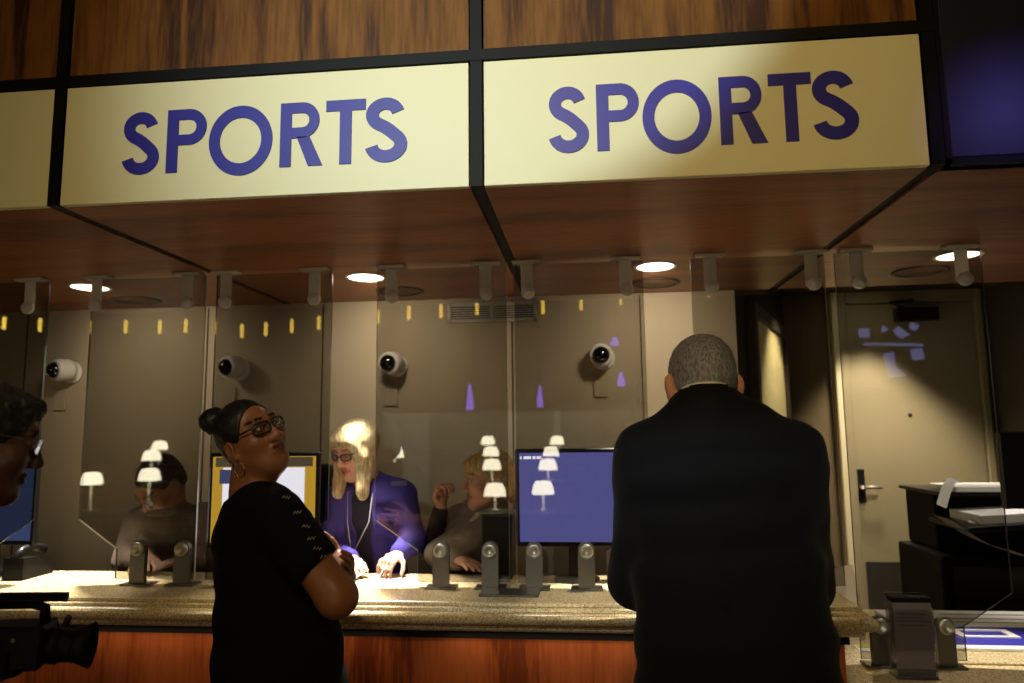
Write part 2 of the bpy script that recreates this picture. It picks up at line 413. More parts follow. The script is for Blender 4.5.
for (x, y), lb in (((137, 300), 'round dark speaker grille in the soffit at left'), ((400, 291), 'round dark speaker grille behind the blonde woman\'s downlight'),
                   ((655, 283), 'round dark speaker grille left of the suited man\'s head'), ((920, 271), 'round dark speaker grille in the soffit at right')):
    p = atz(x, y, ZS); t = thing('ceiling_speaker', lb, 'speaker', p, 'round speaker grilles in the soffit')
    bm = B(); lathe(bm, p, (0, 0, -1), [(0, .004), (.085, .004), (.09, 0), (0, -.0)], 32); obj('grille', bm, mat('brown_mesh_grille', lin(96, 66, 40), .7), t)
    bm = B(); lathe(bm, p, (0, 0, -1), [(.09, 0), (.09, .006), (.112, .006), (.114, 0)], 32); obj('speaker_rim', bm, mat('dark_brown_rim', lin(38, 26, 16), .5), t)

# ------------------------------------------------------------------ glass screens
def screen(name_label, xl, xr, cut, tops, bots, zb, zcut=None, y0=None):
    XLf, XRf = (at(xl, 420, YG)[0], at(xr, 420, YG)[0])
    zt = ZS-.012; zg = zb+.02
    t = thing('glass_screen', name_label, 'glass screen', ((XLf+XRf)/2, YG, zb), 'glass screens along the counter')
    zc = zcut or zb+.25; ins = .17; zd = zc-.115
    if cut == 'l': poly = [(XLf+ins, zg), (XRf, zg), (XRf, zt), (XLf, zt), (XLf, zc), (XLf+ins, zd)]
    else: poly = [(XLf, zg), (XRf-ins, zg), (XRf-ins, zd), (XRf, zc), (XRf, zt), (XLf, zt)]
    bm = B(); fs = prism(bm, poly, (0, YG+.005, 0), (1, 0, 0), (0, 0, 1), .010)
    for f in fs[2:]: f.material_index = 1
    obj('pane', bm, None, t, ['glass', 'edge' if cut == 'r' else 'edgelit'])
    for px in tops:
        x = at(px, 262, YG)[0]
        bm = B(); box(bm, (x-.058, YG-.035, ZS-.012), (x+.058, YG+.02, ZS-.0005), .003)
        box(bm, (x-.024, YG-.013, ZS-.135), (x+.024, YG-.0055, ZS-.011), .003)
        br = obj('top_bracket', bm, 'frost', t)
        bm = B(); lathe(bm, (x+.004, YG-.013, ZS-.128), (0, -1, 0), [(0, .024), (.010, .024), (.012, .018), (.022, .02), (.026, .014), (.026, 0), (0, 0)], 20); obj('bolt', bm, 'bolt', br)
    for px, py in bots:
        x = at(px, py, YG)[0]
        bm = B(); box(bm, (x-.058, YG-.045, zb+.0003), (x+.058, YG+.03, zb+.008), .002)
        n = 14; pol = [(x-.031, zb+.007), (x+.031, zb+.007), (x+.031, zb+.140)] + [(x+.031*math.cos(PI*i/n), zb+.140+.031*math.sin(PI*i/n)) for i in range(1, n)] + [(x-.031, zb+.140)]
        prism(bm, pol, (0, YG-.0055, 0), (1, 0, 0), (0, 0, 1), .022)
        br = obj('bottom_clamp', bm, 'steel', t)
        bm = B(); lathe(bm, (x, YG-.0275, zb+.139), (0, -1, 0), [(0, .003), (.012, .004), (.0145, .012), (.022, .013), (.027, .008), (.027, 0), (0, 0)], 22); obj('clamp_bolt', bm, 'satin', br)
screen('glass screen cut off by the left edge behind the man with the camera', -72, 41, 'r', (-58, 34), ((-40, 585),), ZC)
screen('glass screen in front of the dark-haired man bending over the counter', 85, 201, 'l', (100, 190), ((140, 585), (184, 585)), ZC)
screen('glass screen behind the woman with the hair bun', 212, 330, 'r', (228, 316), ((232, 586), (280, 586)), ZC)
screen('glass screen right of the blonde woman before the person in a grey hooded jacket', 376, 508, 'l', (392, 486), ((442, 586), (491, 587)), ZC)
screen('glass screen in front of the blue monitor', 516, 648, 'r', (527, 625), ((535, 587), (587, 588)), ZC)
screen('glass screen behind the suited man\'s shoulders, left of the far door', 697, 834, 'l', (709, 810), ((748, 590), (794, 590)), ZC)
screen('glass screen in front of the far door, standing on the low counter', 845, 996, 'r', (855, 960), ((880, 665), (945, 667)), ZL, ZL+.25)
bm = B(); a = atz(476, 601, ZC); b = atz(541, 589, ZC); box(bm, (a[0], YG-.15, ZC+.0004), (b[0], YG-.047, ZC+.009), .002)
tag(obj('metal_plate', bm, 'steel'), 'flat grey metal plate in front of the two middle glass clamps', 'plate')

# ------------------------------------------------------------------ counters
YE = 2.535; XE = .872; YBK = 3.0
prof = [(-.30, ZC-.10), (-.02, ZC-.10), (0, ZC-.098), (.012, ZC-.088), (.014, ZC-.074), (.03, ZC-.073), (.043, ZC-.062), (.047, ZC-.048), (.043, ZC-.036), (.034, ZC-.03),
        (.024, ZC-.029), (.024, ZC-.026), (.020, ZC-.018), (.010, ZC-.014), (.010, ZC-.011), (.006, ZC-.003), (0, ZC)]
prof[0] = (-.05, ZC-.10)
path = [(Vector((XL, YE, 0)), Vector((0, -1, 0))), (Vector((XE, YE, 0)), Vector((1, -1, 0))), (Vector((XE, YBK, 0)), Vector((1, 0, 0)))]
bm = B(); rings = []
for p, o in path: rings.append([bm.verts.new(p + o*r + Vector((0, 0, z))) for r, z in prof])
for Aa, Bb in zip(rings, rings[1:]):
    for i in range(len(prof)-1):
        f = bm.faces.new((Aa[i], Bb[i], Bb[i+1], Aa[i+1])); f.smooth = 4 <= i <= 9
bl = [bm.verts.new((XL, YBK, ZC)), bm.verts.new((XL, YBK, ZC-.10))]
bm.faces.new((rings[0][-1], rings[1][-1], rings[2][-1], bl[0]))
bm.faces.new((rings[0][0], rings[1][0], rings[2][0], bl[1]))
bm.faces.new((bl[0], rings[2][-1], *rings[2][-2::-1], bl[1]))
tag(obj('worktop', bm, 'granite'), 'long beige granite worktop with moulded nosing under the glass screens', 'countertop')
t = thing('counter_base', 'long counter base faced with reddish wood below the granite worktop', 'counter', (-1.5, 2.6, 0))
bm = B(); box(bm, (XL, YE+.035, .12), (XE-.04, YE+.055, ZC-.125)); fp = obj('front_panel', bm, 'wood_front', t)
bm = B(); box(bm, (XL, YE+.056, .0), (XE-.06, YBK-.03, ZC-.101)); obj('carcass', bm, 'black', t)
bm = B(); box(bm, (XE-.059, YE+.056, .12), (XE-.04, YBK-.03, ZC-.125)); obj('side_panel', bm, 'wood_front', t)
bm = B(); box(bm, (XL, YE+.012, ZC-.125), (XE-.03, YE+.0555, ZC-.1005)); obj('nosing_shade', bm, 'black', t)  # black strip standing in for the shadow under the nosing
bm = B(); box(bm, (XL, YE+.05, 0), (XE-.06, YE+.0555, .119)); obj('toe_kick', bm, 'black', t)
# low counter at the right
bm = B(); box(bm, (XE-.035, 2.30, ZL-.045), (xr-.005, 3.56, ZL), .006, 2)
tag(obj('worktop', bm, 'granite'), 'low granite worktop at the lower right corner', 'countertop')
t = thing('counter_base', 'low counter base under the right-hand granite worktop', 'counter', (1.8, 2.9, 0))
bm = B(); box(bm, (XE+.01, 2.42, 0), (xr-.01, 3.54, ZL-.046)); obj('carcass', bm, 'black', t)
bm = B(); box(bm, (XE-.02, 2.40, .1), (xr-.01, 2.419, ZL-.05)); obj('front_panel', bm, 'wood_front', t)
a = at(945, 655, 2.80)
bm = B(); box(bm, (1.235, 2.775, ZL+.0004), (xr-.01, 2.90, ZL+.010), .003)
tag(obj('granite_shelf', bm, 'granite'), 'raised strip of granite behind the right-hand glass on the low counter', 'ledge')
# ------------------------------------------------------------------ things on the back wall
for (px, py), ddx, lb in (((57, 370), -.42, 'white dome security camera at far left on the beige wall'), ((228, 367), -.30, 'white dome security camera on the wall above the woman\'s bun'),
                     ((389, 363), -.14, 'white dome security camera right of the blonde woman\'s head'), ((601, 355), -.02, 'white dome security camera left of the suited man\'s head')):
    c = at(px, py, YW-.10)
    t = thing('security_camera', lb, 'camera', (c[0], YW, c[2]), 'security cameras on the back wall')
    d = Vector((ddx, -1, -.10)).normalized(); b0 = Vector((c[0]+.012, YW, c[2]-.006)); c = Vector(c)
    bm = B(); lathe(bm, b0, (0, -1, 0), [(0, 0), (.058, 0), (.058, .012), (.05, .02), (0, .02)], 28); obj('wall_mount', bm, 'white', t)
    bm = B(); lathe(bm, c - d*.075, d, [(0, 0), (.048, .0), (.056, .02), (.057, .07), (.052, .088), (.042, .092), (.042, .085), (0, .085)], 28); obj('housing', bm, 'white', t)
    bm = B(); lathe(bm, c - d*.075, d, [(.0415, .084)] + [(.0415*math.cos(a*PI/16), .088+.035*math.sin(a*PI/16)) for a in range(0, 8)] + [(0, .123)], 28); obj('dome', bm, 'dome', t)
for (px, py), lb in (((61, 400), 'beige blank wall plate below the far-left security camera'), ((230, 398), 'beige blank wall plate behind the woman\'s bun'),
                     ((391, 395), 'beige blank wall plate right of the blonde woman\'s hair'), ((601, 386), 'beige blank wall plate left of the suited man\'s head')):
    c = at(px, py, YW); bm = B(); box(bm, (c[0]-.035, YW-.012, c[2]-.055), (c[0]+.035, YW-.0005, c[2]+.055), .003)
    tag(obj('wall_plate', bm, 'wall'), lb, 'wall plate', 'blank wall plates')
a = at(448, 304, YW); b = at(537, 321, YW); a[2] = min(a[2], ZS-.004)
t = thing('air_vent', 'white-framed air vent grille high on the back wall under the soffit', 'vent', (a[0], YW, b[2]))
bm = B()
for q in (((a[0], b[2]), (b[0], b[2]+.018)), ((a[0], a[2]-.012), (b[0], a[2])), ((a[0], b[2]), (a[0]+.018, a[2])), ((b[0]-.018, b[2]), (b[0], a[2])), (((a[0]+b[0])/2-.008, b[2]), ((a[0]+b[0])/2+.008, a[2]))):
    box(bm, (q[0][0], YW-.016, q[0][1]), (q[1][0], YW-.0005, q[1][1]), .002)
obj('vent_frame', bm, 'frost', t)
bm = B(); nn = 6
for i in range(nn):
    z = b[2]+.02+(a[2]-b[2]-.03)*(i+.3)/nn; box(bm, (a[0]+.018, YW-.010, z), (b[0]-.018, YW-.003, z+.006))
obj('slats', bm, 'frost', t)
bm = B(); box(bm, (a[0]+.005, YW-.003, b[2]+.005), (b[0]-.005, YW-.0004, a[2]-.003)); obj('backing', bm, 'black', t)

# ------------------------------------------------------------------ screens on the counter
def monitor(label, pxa, pxb, Y, zbase, scr, stand=True, extra=None, orange=False, faceback=False):
    a = at(*pxa, Y); b = at(*pxb, Y); xm = (a[0]+b[0])/2
    t = thing('monitor', label, 'monitor', (xm, Y+.05, zbase))
    bm = B(); box(bm, (a[0], Y, b[2]), (b[0], Y+.022, a[2]), .004); box(bm, (a[0]+.06, Y+.022, b[2]+.05), (b[0]-.06, Y+.05, a[2]-.06), .008); obj('casing', bm, 'bezel', t)
    if scr: 
        bm = B(); box(bm, (a[0]+.016, Y-.0018, b[2]+.018), (b[0]-.016, Y-.0003, a[2]-.016)); s = obj('screen', bm, scr, t)
        if extra: extra(s, a, b, Y)
    bm = B(); box(bm, (xm-.03, Y+.05, zbase+.012), (xm+.03, Y+.068, b[2]+.14), .004); box(bm, (xm-.02, Y+.045, b[2]+.08), (xm+.02, Y+.055, b[2]+.13)); obj('stand', bm, 'bezel', t)
    bm = B(); lathe(bm, (xm, Y+.05, zbase+.0005), (0, 0, 1), [(0, 0), (.09, 0), (.09, .006), (.03, .014), (0, .014)], 28); obj('base', bm, 'bezel', t)
    return t
MT['blue_screen'] = emis('blue_screen', lin(116, 116, 196), .95)
MT['white_screen'] = emis('white_screen', lin(240, 240, 255), 2.0)
MT['yellow_screen'] = emis('yellow_screen', lin(222, 176, 60), 1.3)
MT['brown_screen'] = emis('brown_screen', lin(92, 82, 66), 1.4)
MT['dimblue_screen'] = emis('dim_blue_screen', lin(44, 52, 82), 1.3)
def blue_marks(s, a, b, Y):
    bm = B(); z = a[2]-.026
    for u, w in ((.020, .006), (.034, .03), (.07, .012), (.086, .018)): box(bm, (a[0]+u, Y-.0030, z-.014), (a[0]+u+w, Y-.0019, z-.003))
    obj('title_marks', bm, 'white_screen', s)
monitor('monitor with a plain blue screen left of the suited man', (515, 449), (637, 547), 2.87, ZC, 'blue_screen', extra=blue_marks)
def page(s, a, b, Y):
    w = b[0]-a[0]; h = a[2]-b[2]
    bm = B(); box(bm, (a[0]+.13*w, Y-.0030, b[2]+.03), (b[0]-.13*w, Y-.0019, a[2]-.16*h)); obj('page', bm, 'white_screen', s)
    bm = B(); box(bm, (a[0]+.06*w, Y-.0030, a[2]-.15*h), (b[0]-.06*w, Y-.0019, a[2]-.05*h)); obj('header_bar', bm, 'brown_screen', s)
    bm = B(); box(bm, (a[0]+.10*w, Y-.0036, a[2]-.33*h), (a[0]+.22*w, Y-.0031, a[2]-.18*h)); obj('picture', bm, emis('picture_blue', lin(92, 104, 150), .9), s)
monitor('monitor showing a white page with yellow margins behind the woman with the bun', (210, 453), (318, 548), 2.87, ZC, 'yellow_screen', extra=page)
a = at(322, 464, 3.38); b = at(333, 545, 3.38)
bm = B(); box(bm, (a[0]-.05, 3.36, 0), (b[0], 3.43, a[2]), .02, 2)
tag(obj('terminal_casing', bm, 'bezel'), 'tall black terminal casing between the bright monitor and the blonde woman', 'terminal')
monitor('dim blue monitor behind the man at the left edge', (-60, 462), (33, 545), 2.87, ZC, 'dimblue_screen')
# black box beside the hooded person
a = at(481, 514, 2.90); b = at(521, 575, 2.90)
t = thing('ticket_printer', 'black box-shaped ticket printer left of the blue monitor', 'printer', ((a[0]+b[0])/2, 2.93, ZC))
bm = B(); box(bm, (a[0], 2.90, ZC+.0005), (a[0]+.125, 2.985, a[2]), .008, 2); obj('body', bm, mat('dark_printer_plastic', lin(40, 36, 28), .4), t)
bm = B(); box(bm, (a[0]-.008, 2.894, a[2]+.0004), (a[0]+.130, 2.988, a[2]+.010), .003); obj('lid', bm, mat('grey_printer_lid', lin(120, 112, 96), .4), t)
# small black handset thing at the left end
c = at(40, 560, 2.88)
t = thing('desk_telephone', 'black desk handset on the left end of the granite worktop', 'telephone', (c[0], 2.88, ZC))
bm = B(); prism(bm, [(-.09, .0006), (.08, .0006), (.08, .03), (-.02, .085), (-.09, .09)], (c[0]-.09, 2.88, ZC), (0, 1, 0), (0, 0, 1), .09); obj('base', bm, 'darkplastic', t)
bm = B(); tube(bm, [(c[0]-.05, 2.80, ZC+.085), (c[0]-.05, 2.84, ZC+.115), (c[0]-.05, 2.90, ZC+.12), (c[0]-.05, 2.96, ZC+.10)], [.02, .016, .016, .02], 10); obj('handset', bm, 'bezel', t)
# loose papers
def sheet(name, label, cat, corners, m='paper', th=.0012, group=None):
    c = [Vector(p) for p in corners]; n = (c[1]-c[0]).cross(c[3]-c[0]).normalized()*th
    bm = B(); A = [bm.verts.new(p) for p in c]; D = [bm.verts.new(p+n) for p in c]
    bm.faces.new(A[::-1]); bm.faces.new(D)
    for i in range(4): bm.faces.new((A[i], A[(i+1) % 4], D[(i+1) % 4], D[i]))
    return tag(obj(name, bm, m), label, cat, group)
c = atz(360, 572, ZC)
sheet('paper_sheet', 'white paper slip lifted off the worktop beside the crossed arms', 'paper', [(c[0]-.10, 2.86, ZC+.002), (c[0]+.03, 2.84, ZC+.002), (c[0]+.07, 2.93, ZC+.03), (c[0]-.04, 2.95, ZC+.03)])
sheet('paper_sheet', 'white sheet lying on the worktop in front of the blonde woman\'s hand', 'paper', [(c[0]+.10, 2.80, ZC+.0005), (c[0]+.30, 2.80, ZC+.0005), (c[0]+.28, 2.92, ZC+.0005), (c[0]+.08, 2.92, ZC+.0005)])
a = at(838, 566, 2.93); b = at(861, 592, 2.90)
sheet('leaflet', 'white leaflet standing up behind the right end of the high worktop', 'leaflet', [(*at(836, 640, 3.08)[:2], ZL+.001), (*at(866, 640, 3.06)[:2], ZL+.001), at(852, 564, 3.10), at(831, 569, 3.12)])
# acrylic leaflet holder with a dark card
hx0, hx1 = at(891, 640, 2.64)[0], at(932, 640, 2.64)[0]; hz = at(910, 593, 2.66)[2]
t = thing('leaflet_holder', 'clear acrylic leaflet holder standing on the low granite counter', 'holder', ((hx0+hx1)/2, 2.6350, ZL))
bm = B(); box(bm, (hx0, 2.6100, ZL+.0005), (hx1, 2.6140, hz-.05), .001); box(bm, (hx0, 2.6700, ZL+.0005), (hx1, 2.6740, hz), .001)
box(bm, (hx0, 2.6140, ZL+.0005), (hx0+.003, 2.6700, hz-.04)); box(bm, (hx1-.003, 2.6140, ZL+.0005), (hx1, 2.6700, hz-.04)); obj('shell', bm, 'acrylic', t)
bm = B(); box(bm, (hx0-.002, 2.6000, ZL+.0004), (hx1+.002, 2.6850, ZL+.004), .001); obj('foot', bm, 'acrylic', t)
k = thing('leaflet_stack', 'stack of greyish printed leaflets with a black top edge in the acrylic holder', 'leaflets', ((hx0+hx1)/2, 2.6420, ZL+.005))
bm = B(); box(bm, (hx0+.005, 2.6170, ZL+.006), (hx1-.005, 2.6600, hz-.022)); obj('sheets', bm, mat('mauve_grey_paper', lin(112, 98, 92), .8), k)
bm = B(); box(bm, (hx0+.004, 2.6160, hz-.022), (hx1-.004, 2.6610, hz-.006)); obj('top_band', bm, 'black', k)
bm = B(); box(bm, (hx0+.006, 2.6158, ZL+.007), (hx1-.006, 2.6168, ZL+.03)); obj('bottom_band', bm, 'black', k)
bm = B()
for i in range(5): box(bm, (hx0+.014, 2.6162, hz-.045-.012*i), (hx1-.014-.01*(i % 3), 2.6169, hz-.049-.012*i))
obj('printed_lines', bm, mat('faded_print', lin(84, 68, 66), .8), k)
# blue and white board on the low counter
t = thing('betting_slip_tray', 'white and blue slip tray lying on the low counter at right', 'tray', (1.75, 3.2, ZL))
x0 = 1.27
bm = B(); box(bm, (x0, 2.935, ZL+.0005), (xr-.03, 3.50, ZL+.012), .002); obj('board', bm, 'paper', t)
bm = B(); box(bm, (x0+.02, 2.975, ZL+.0122), (xr-.04, 3.22, ZL+.0150)); bl_ = obj('blue_band', bm, mat('blue_card', lin(58, 56, 170), .5), t)
bm = B(); q = atz(985, 636, ZL); 
for u in ((q[0]-.13, 3.06, q[0]+.09, 3.08), (q[0]-.13, 3.15, q[0]+.09, 3.17), (q[0]-.13, 3.08, q[0]-.10, 3.15), (q[0]+.06, 3.08, q[0]+.09, 3.15)): box(bm, (u[0], u[1], ZL+.0151), (u[2], u[3], ZL+.02))
obj('white_slot', bm, 'paper', bl_)
bm = B()
for yy in (3.30, 3.36, 3.43): box(bm, (x0+.25, yy, ZL+.0121), (xr-.05, yy+.005, ZL+.0135))
obj('grooves', bm, 'steel', t)
c = atz(872, 648, ZL)
bm = B(); box(bm, (c[0]-.06, c[1]-.05, ZL+.0006), (c[0]+.09, c[1]+.03, ZL+.003)); tag(obj('paper_sheet', bm, 'paper'), 'white card at the end of the high counter on the low worktop', 'paper')
bm = B(); box(bm, (c[0]-.05, c[1]-.01, ZL+.0036), (c[0]+.08, c[1]+.025, ZL+.0046)); tag(obj('yellow_card', bm, mat('yellow_green_card', lin(206, 204, 40), .6)), 'yellow-green card lying on the white card beside the high counter', 'card')

# ------------------------------------------------------------------ copier in the corridor, monitor seen from behind
Yc = 3.85
x0 = at(941, 560, Yc)[0]; x1 = x0+.62; zt = at(960, 492, Yc)[2]
t = thing('copier', 'black office copier with open paper trays before the far door', 'copier', ((x0+x1)/2, Yc+.3, 0))
zb_ = at(960, 556, Yc)[2]
bm = B(); box(bm, (x0, Yc, .02), (x1, Yc+.5, zb_), .012, 2); obj('lower_body', bm, 'darkplastic', t)
bm = B(); box(bm, (x0+.06, Yc+.16, zb_), (x1, Yc+.5, zt-.02), .012, 2); obj('upper_body', bm, 'darkplastic', t)
z2 = at(960, 520, Yc)[2]
bm = B(); obox(bm, (x0+.33, Yc-.03, z2), [Vector((1, 0, .06)).normalized(), Vector((0, 1, 0)), Vector((-.06, 0, 1)).normalized()], (.30, .20, .014), .004); obj('paper_tray', bm, 'bezel', t)
bm = B(); box(bm, (x0+.02, Yc+.02, zt-.02), (x1, Yc+.48, zt), .004); obj('paper_tray', bm, 'bezel', t)
bm = B(); box(bm, (x0+.05, Yc-.006, zb_-.20), (x1-.1, Yc-.0005, zb_-.05), .003); box(bm, (x0+.05, Yc-.006, zb_-.40), (x1-.1, Yc-.0005, zb_-.23), .003); obj('drawer_front', bm, 'blackmetal', t)
bm = B(); box(bm, (x0+.10, Yc+.0, zt+.0005), (x0+.48, Yc+.28, zt+.025), .002); tag(obj('paper_stack', bm, 'paper'), 'white paper stack on the top tray of the black copier', 'paper stack')
bm = B(); obox(bm, (x0+.36, Yc-.04, z2+.037), [Vector((1, 0, .06)).normalized(), Vector((0, 1, 0)), Vector((-.06, 0, 1)).normalized()], (.25, .15, .021), .002); tag(obj('paper_stack', bm, 'paper'), 'thick white paper stack on the middle tray of the copier', 'paper stack')
def curled(label, p0, p1, w, sag, n=10):
    bm = B(); p0, p1 = Vector(p0), Vector(p1); L = []
    for i in range(n+1):
        s = i/n; c = p0.lerp(p1, s) + Vector((0, 0, sag*math.sin(PI*s)))
        L.append([bm.verts.new(c + Vector((0, -w/2, 0))), bm.verts.new(c + Vector((0, w/2, .01)))])
    for a_, b_ in zip(L, L[1:]): bm.faces.new((a_[0], a_[1], b_[1], b_[0])).smooth = True
    bmesh.ops.solidify(bm, geom=bm.faces[:], thickness=.002)
    tag(obj('paper_sheet', bm, 'paper'), label, 'paper')
curled('curled white sheet sagging across the lower tray of the copier', (x0-.04, Yc-.13, zb_+.20), (x0+.30, Yc-.13, zb_+.03), .20, -.03)
curled('crumpled white sheet at the upper left corner of the copier', (x0-.0, Yc-.05, zt-.07), (x0+.10, Yc-.0, zt+.06), .10, .03)
curled('short white sheet hanging at the left of the middle paper stack', (x0+.08, Yc-.12, z2-.05), (x0+.16, Yc-.12, z2+.03), .06, .03)
a = at(998, 432, 3.35); b = at(1110, 509, 3.35)
t = thing('monitor', 'black back of a monitor cut off by the right edge', 'monitor', ((a[0]+b[0])/2, 3.40, ZL))
bm = B(); box(bm, (a[0], 3.35, b[2]), (min(b[0], xr-.02), 3.38, a[2]), .008, 2); obj('casing', bm, 'bezel', t)
xm = (a[0]+min(b[0], xr-.02))/2+.06
bm = B(); box(bm, (xm-.03, 3.381, ZL+.03), (xm+.03, 3.41, b[2]+.2), .004); obj('stand', bm, 'bezel', t)
bm = B(); box(bm, (xm-.12, 3.33, ZL+.0205), (xm+.12, 3.47, ZL+.032), .004); obj('base', bm, 'bezel', t)

# ------------------------------------------------------------------ the room behind the camera, seen as reflections in the glass
def mirrored(px, py, D):
    p = at(px, py, D); return Vector((p[0], 2*YG-D, p[2]))
MT['shade'] = emis('lamp_shade_glow', (1, .92, .66, 1), 11)
tiers = [(6.7, .78), (7.9, .97), (9.1, 1.12), (10.4, 1.27)]
ref = [(150, 474, 0), (495, 489, 0), (543, 487, 0), (152, 455, 1), (492, 464, 1), (548, 464, 1), (491, 451, 2), (551, 451, 2), (488, 440, 3), (557, 440, 3), (160, 445, 2), (92, 478, 0), (395, 452, 1)]
tierz = {}
LAMPN = {0: 'front row', 1: 'second row', 2: 'third row', 3: 'last row'}
for i, (px, py, k) in enumerate(ref):
    p = mirrored(px, py, tiers[k][0]); zb = tiers[k][1]-.0
    t = thing('desk_lamp', f'glowing white desk lamp of the {LAMPN[k]}, reflected in the glass', 'lamp', (p.x, p.y, zb), f'lamps on the {LAMPN[k]} of desks')
    r = .095
    bm = B(); lathe(bm, (p.x, p.y, zb), (0, 0, 1), [(0, 0), (.07, 0), (.07, .012), (.012, .02), (.012, p.z-zb-.02), (0, p.z-zb-.02)], 18); obj('stem', bm, 'satin', t)
    bm = B(); lathe(bm, (p.x, p.y, p.z), (0, 0, 1), [(0, -.062), (r*1.1, -.062), (r, .0), (r*.75, .05), (0, .062)], 22); obj('lamp_shade', bm, 'shade', t)
for k, (D, z) in enumerate(tiers):
    y = 2*YG-D
    t = thing('long_desk', f'long dark desk of the {LAMPN[k]} in the seating behind the viewer', 'desk', (-2.4, y, 0))
    bm = B(); box(bm, (-7.0, y-.25, z-.04), (2.2, y+.25, z-.0005), .004); obj('desk_top', bm, 'black', t)
    bm = B(); box(bm, (-7.0, y+.20, 0), (2.2, y+.23, z-.041)); obj('modesty_panel', bm, 'wood_up', t)
MT['yellow'] = emis('amber_tube_glow', (1, .66, .08, 1), 7)
yl = [(4, 323), (40, 325), (90, 327), (126, 327), (160, 327), (186, 326), (215, 328), (242, 331), (266, 329), (292, 326), (319, 323), (347, 320), (378, 317), (409, 313), (441, 311), (477, 308), (510, 307), (543, 307), (581, 303), (620, 298), (662, 294), (708, 290), (755, 287), (806, 283)]
for px, py in yl:
    p = mirrored(px, py, 8.6)
    t = thing('pendant_tube', 'slim amber pendant tube reflected near the top of the glass', 'pendant light', (p.x, p.y, p.z-.08), 'amber pendant tubes behind the viewer')
    bm = B(); cyl(bm, (p.x, p.y, p.z-.085), (p.x, p.y, p.z+.085), .020, n=10); obj('tube', bm, 'yellow', t)
    bm = B(); cyl(bm, (p.x, p.y, p.z+.085), (p.x, p.y, ZT-.002), .003, n=6); obj('cord', bm, 'black', t)
MT['violet'] = emis('violet_beam_glow', (.30, .16, 1, 1), 5)
for (px, py, w, h, nm) in ((470, 397, .09, .30, 'behind the viewer at left'), (540, 396, .08, .26, 'behind the viewer at centre'), (621, 379, .10, .16, 'behind the viewer at right'), (615, 341, .12, .10, 'high behind the viewer')):
    p = mirrored(px, py, 8.3 if py > 350 else 8.7)
    t = thing('stage_light', f'violet stage light {nm}, reflected in the glass', 'stage light', p, 'violet stage lights')
    bm = B(); lathe(bm, (p.x, p.y, p.z-h/2), (0, 0, 1), [(0, 0), (w*.5, 0), (w*.45, h*.3), (w*.12, h), (0, h)], 14); obj('glowing_cone', bm, 'violet', t)
    bm = B(); cyl(bm, (p.x, p.y, p.z+h/2+.002), (p.x, p.y, ZT-.002), .012, n=8); obj('hanger', bm, 'black', t)
p = mirrored(892, 350, 8.0)
t = thing('video_wall', 'video screen with a pale blue moving shape, reflected in front of the far door', 'screen', p)
bm = B(); box(bm, (p.x-.50, p.y-.05, p.z-.40), (p.x+.50, p.y-.003, p.z+.40), .01); obj('casing', bm, 'bezel', t)
bm = B()
for q in ([(-.20, .16), (-.08, .26), (-.02, .20), (-.10, .12)], [(-.30, .26), (-.21, .30), (-.19, .22), (-.26, .20)], [(.02, .22), (.08, .28), (.10, .18)], [(-.34, .03), (.30, .06), (.28, .085), (-.32, .06)], [(-.02, -.02), (.10, -.04), (.06, -.30), (-.14, -.28), (-.02, -.18)], [(.22, .14), (.33, .14), (.33, .24), (.22, .24)], [(-.34, -.10), (-.2, -.12), (-.18, .0), (-.3, .02)]):
    prism(bm, q, (p.x, p.y-.002, p.z), (-1, 0, 0), (0, 0, 1), .002)
obj('picture', bm, emis('pale_blue_glow', (.40, .42, 1, 1), 1.6), t)
bm = B(); box(bm, (p.x-.03, p.y-.049, p.z+.402), (p.x+.03, p.y-.01, ZT-.002)); obj('hanger', bm, 'black', t)

# ------------------------------------------------------------------ lights
def spot(name, loc, target, power, col, angle, blend=.4, size=.04):
    d = bpy.data.lights.new(name, 'SPOT'); d.energy = power; d.color = col; d.spot_size = math.radians(angle); d.spot_blend = blend; d.shadow_soft_size = size
    o = bpy.data.objects.new(name, d); COL.objects.link(o); o.location = loc
    o.rotation_euler = (Vector(target)-Vector(loc)).to_track_quat('-Z', 'Y').to_euler(); return o
def area(name, loc, target, power, col, sx, sy):
    d = bpy.data.lights.new(name, 'AREA'); d.shape = 'RECTANGLE'; d.size = sx; d.size_y = sy; d.energy = power; d.color = col
    o = bpy.data.objects.new(name, d); COL.objects.link(o); o.location = loc
    o.rotation_euler = (Vector(target)-Vector(loc)).to_track_quat('-Z', 'Y').to_euler(); return o
WARM = (1, .87, .67)
for i, p in enumerate(DLP): spot('downlight_beam', (p[0], p[1], ZS-.01), (p[0], YW, 1.85), (19, 24, 28, 10)[i], WARM, 116, 1, .06)
spot('corridor_beam', (p5[0], p5[1], LAB_CE-.02), (p5[0]+.10, p5[1]+.02, 0), 185, WARM, 78, .5, .05)
spot('corridor_beam', (1.55, 4.25, LAB_CE-.02), (1.05, 4.45, 1.0), 110, WARM, 80, .6, .05)  # unseen spot added to brighten the pale door
spot('corridor_beam', (2.15, 4.0, LAB_CE-.02), (2.0, 5.1, .55), 190, WARM, 66, .8, .05)  # added fill without a fixture, for the lower part of the far door
spot('corridor_beam', (2.0, 3.60, LAB_CE-.02), (2.1, 3.86, .9), 70, (1, .93, .84), 50, .8, .05)  # another added spot, no fixture, to lift the copier's papers
SGT = Vector((-.17, YF, 2.66))
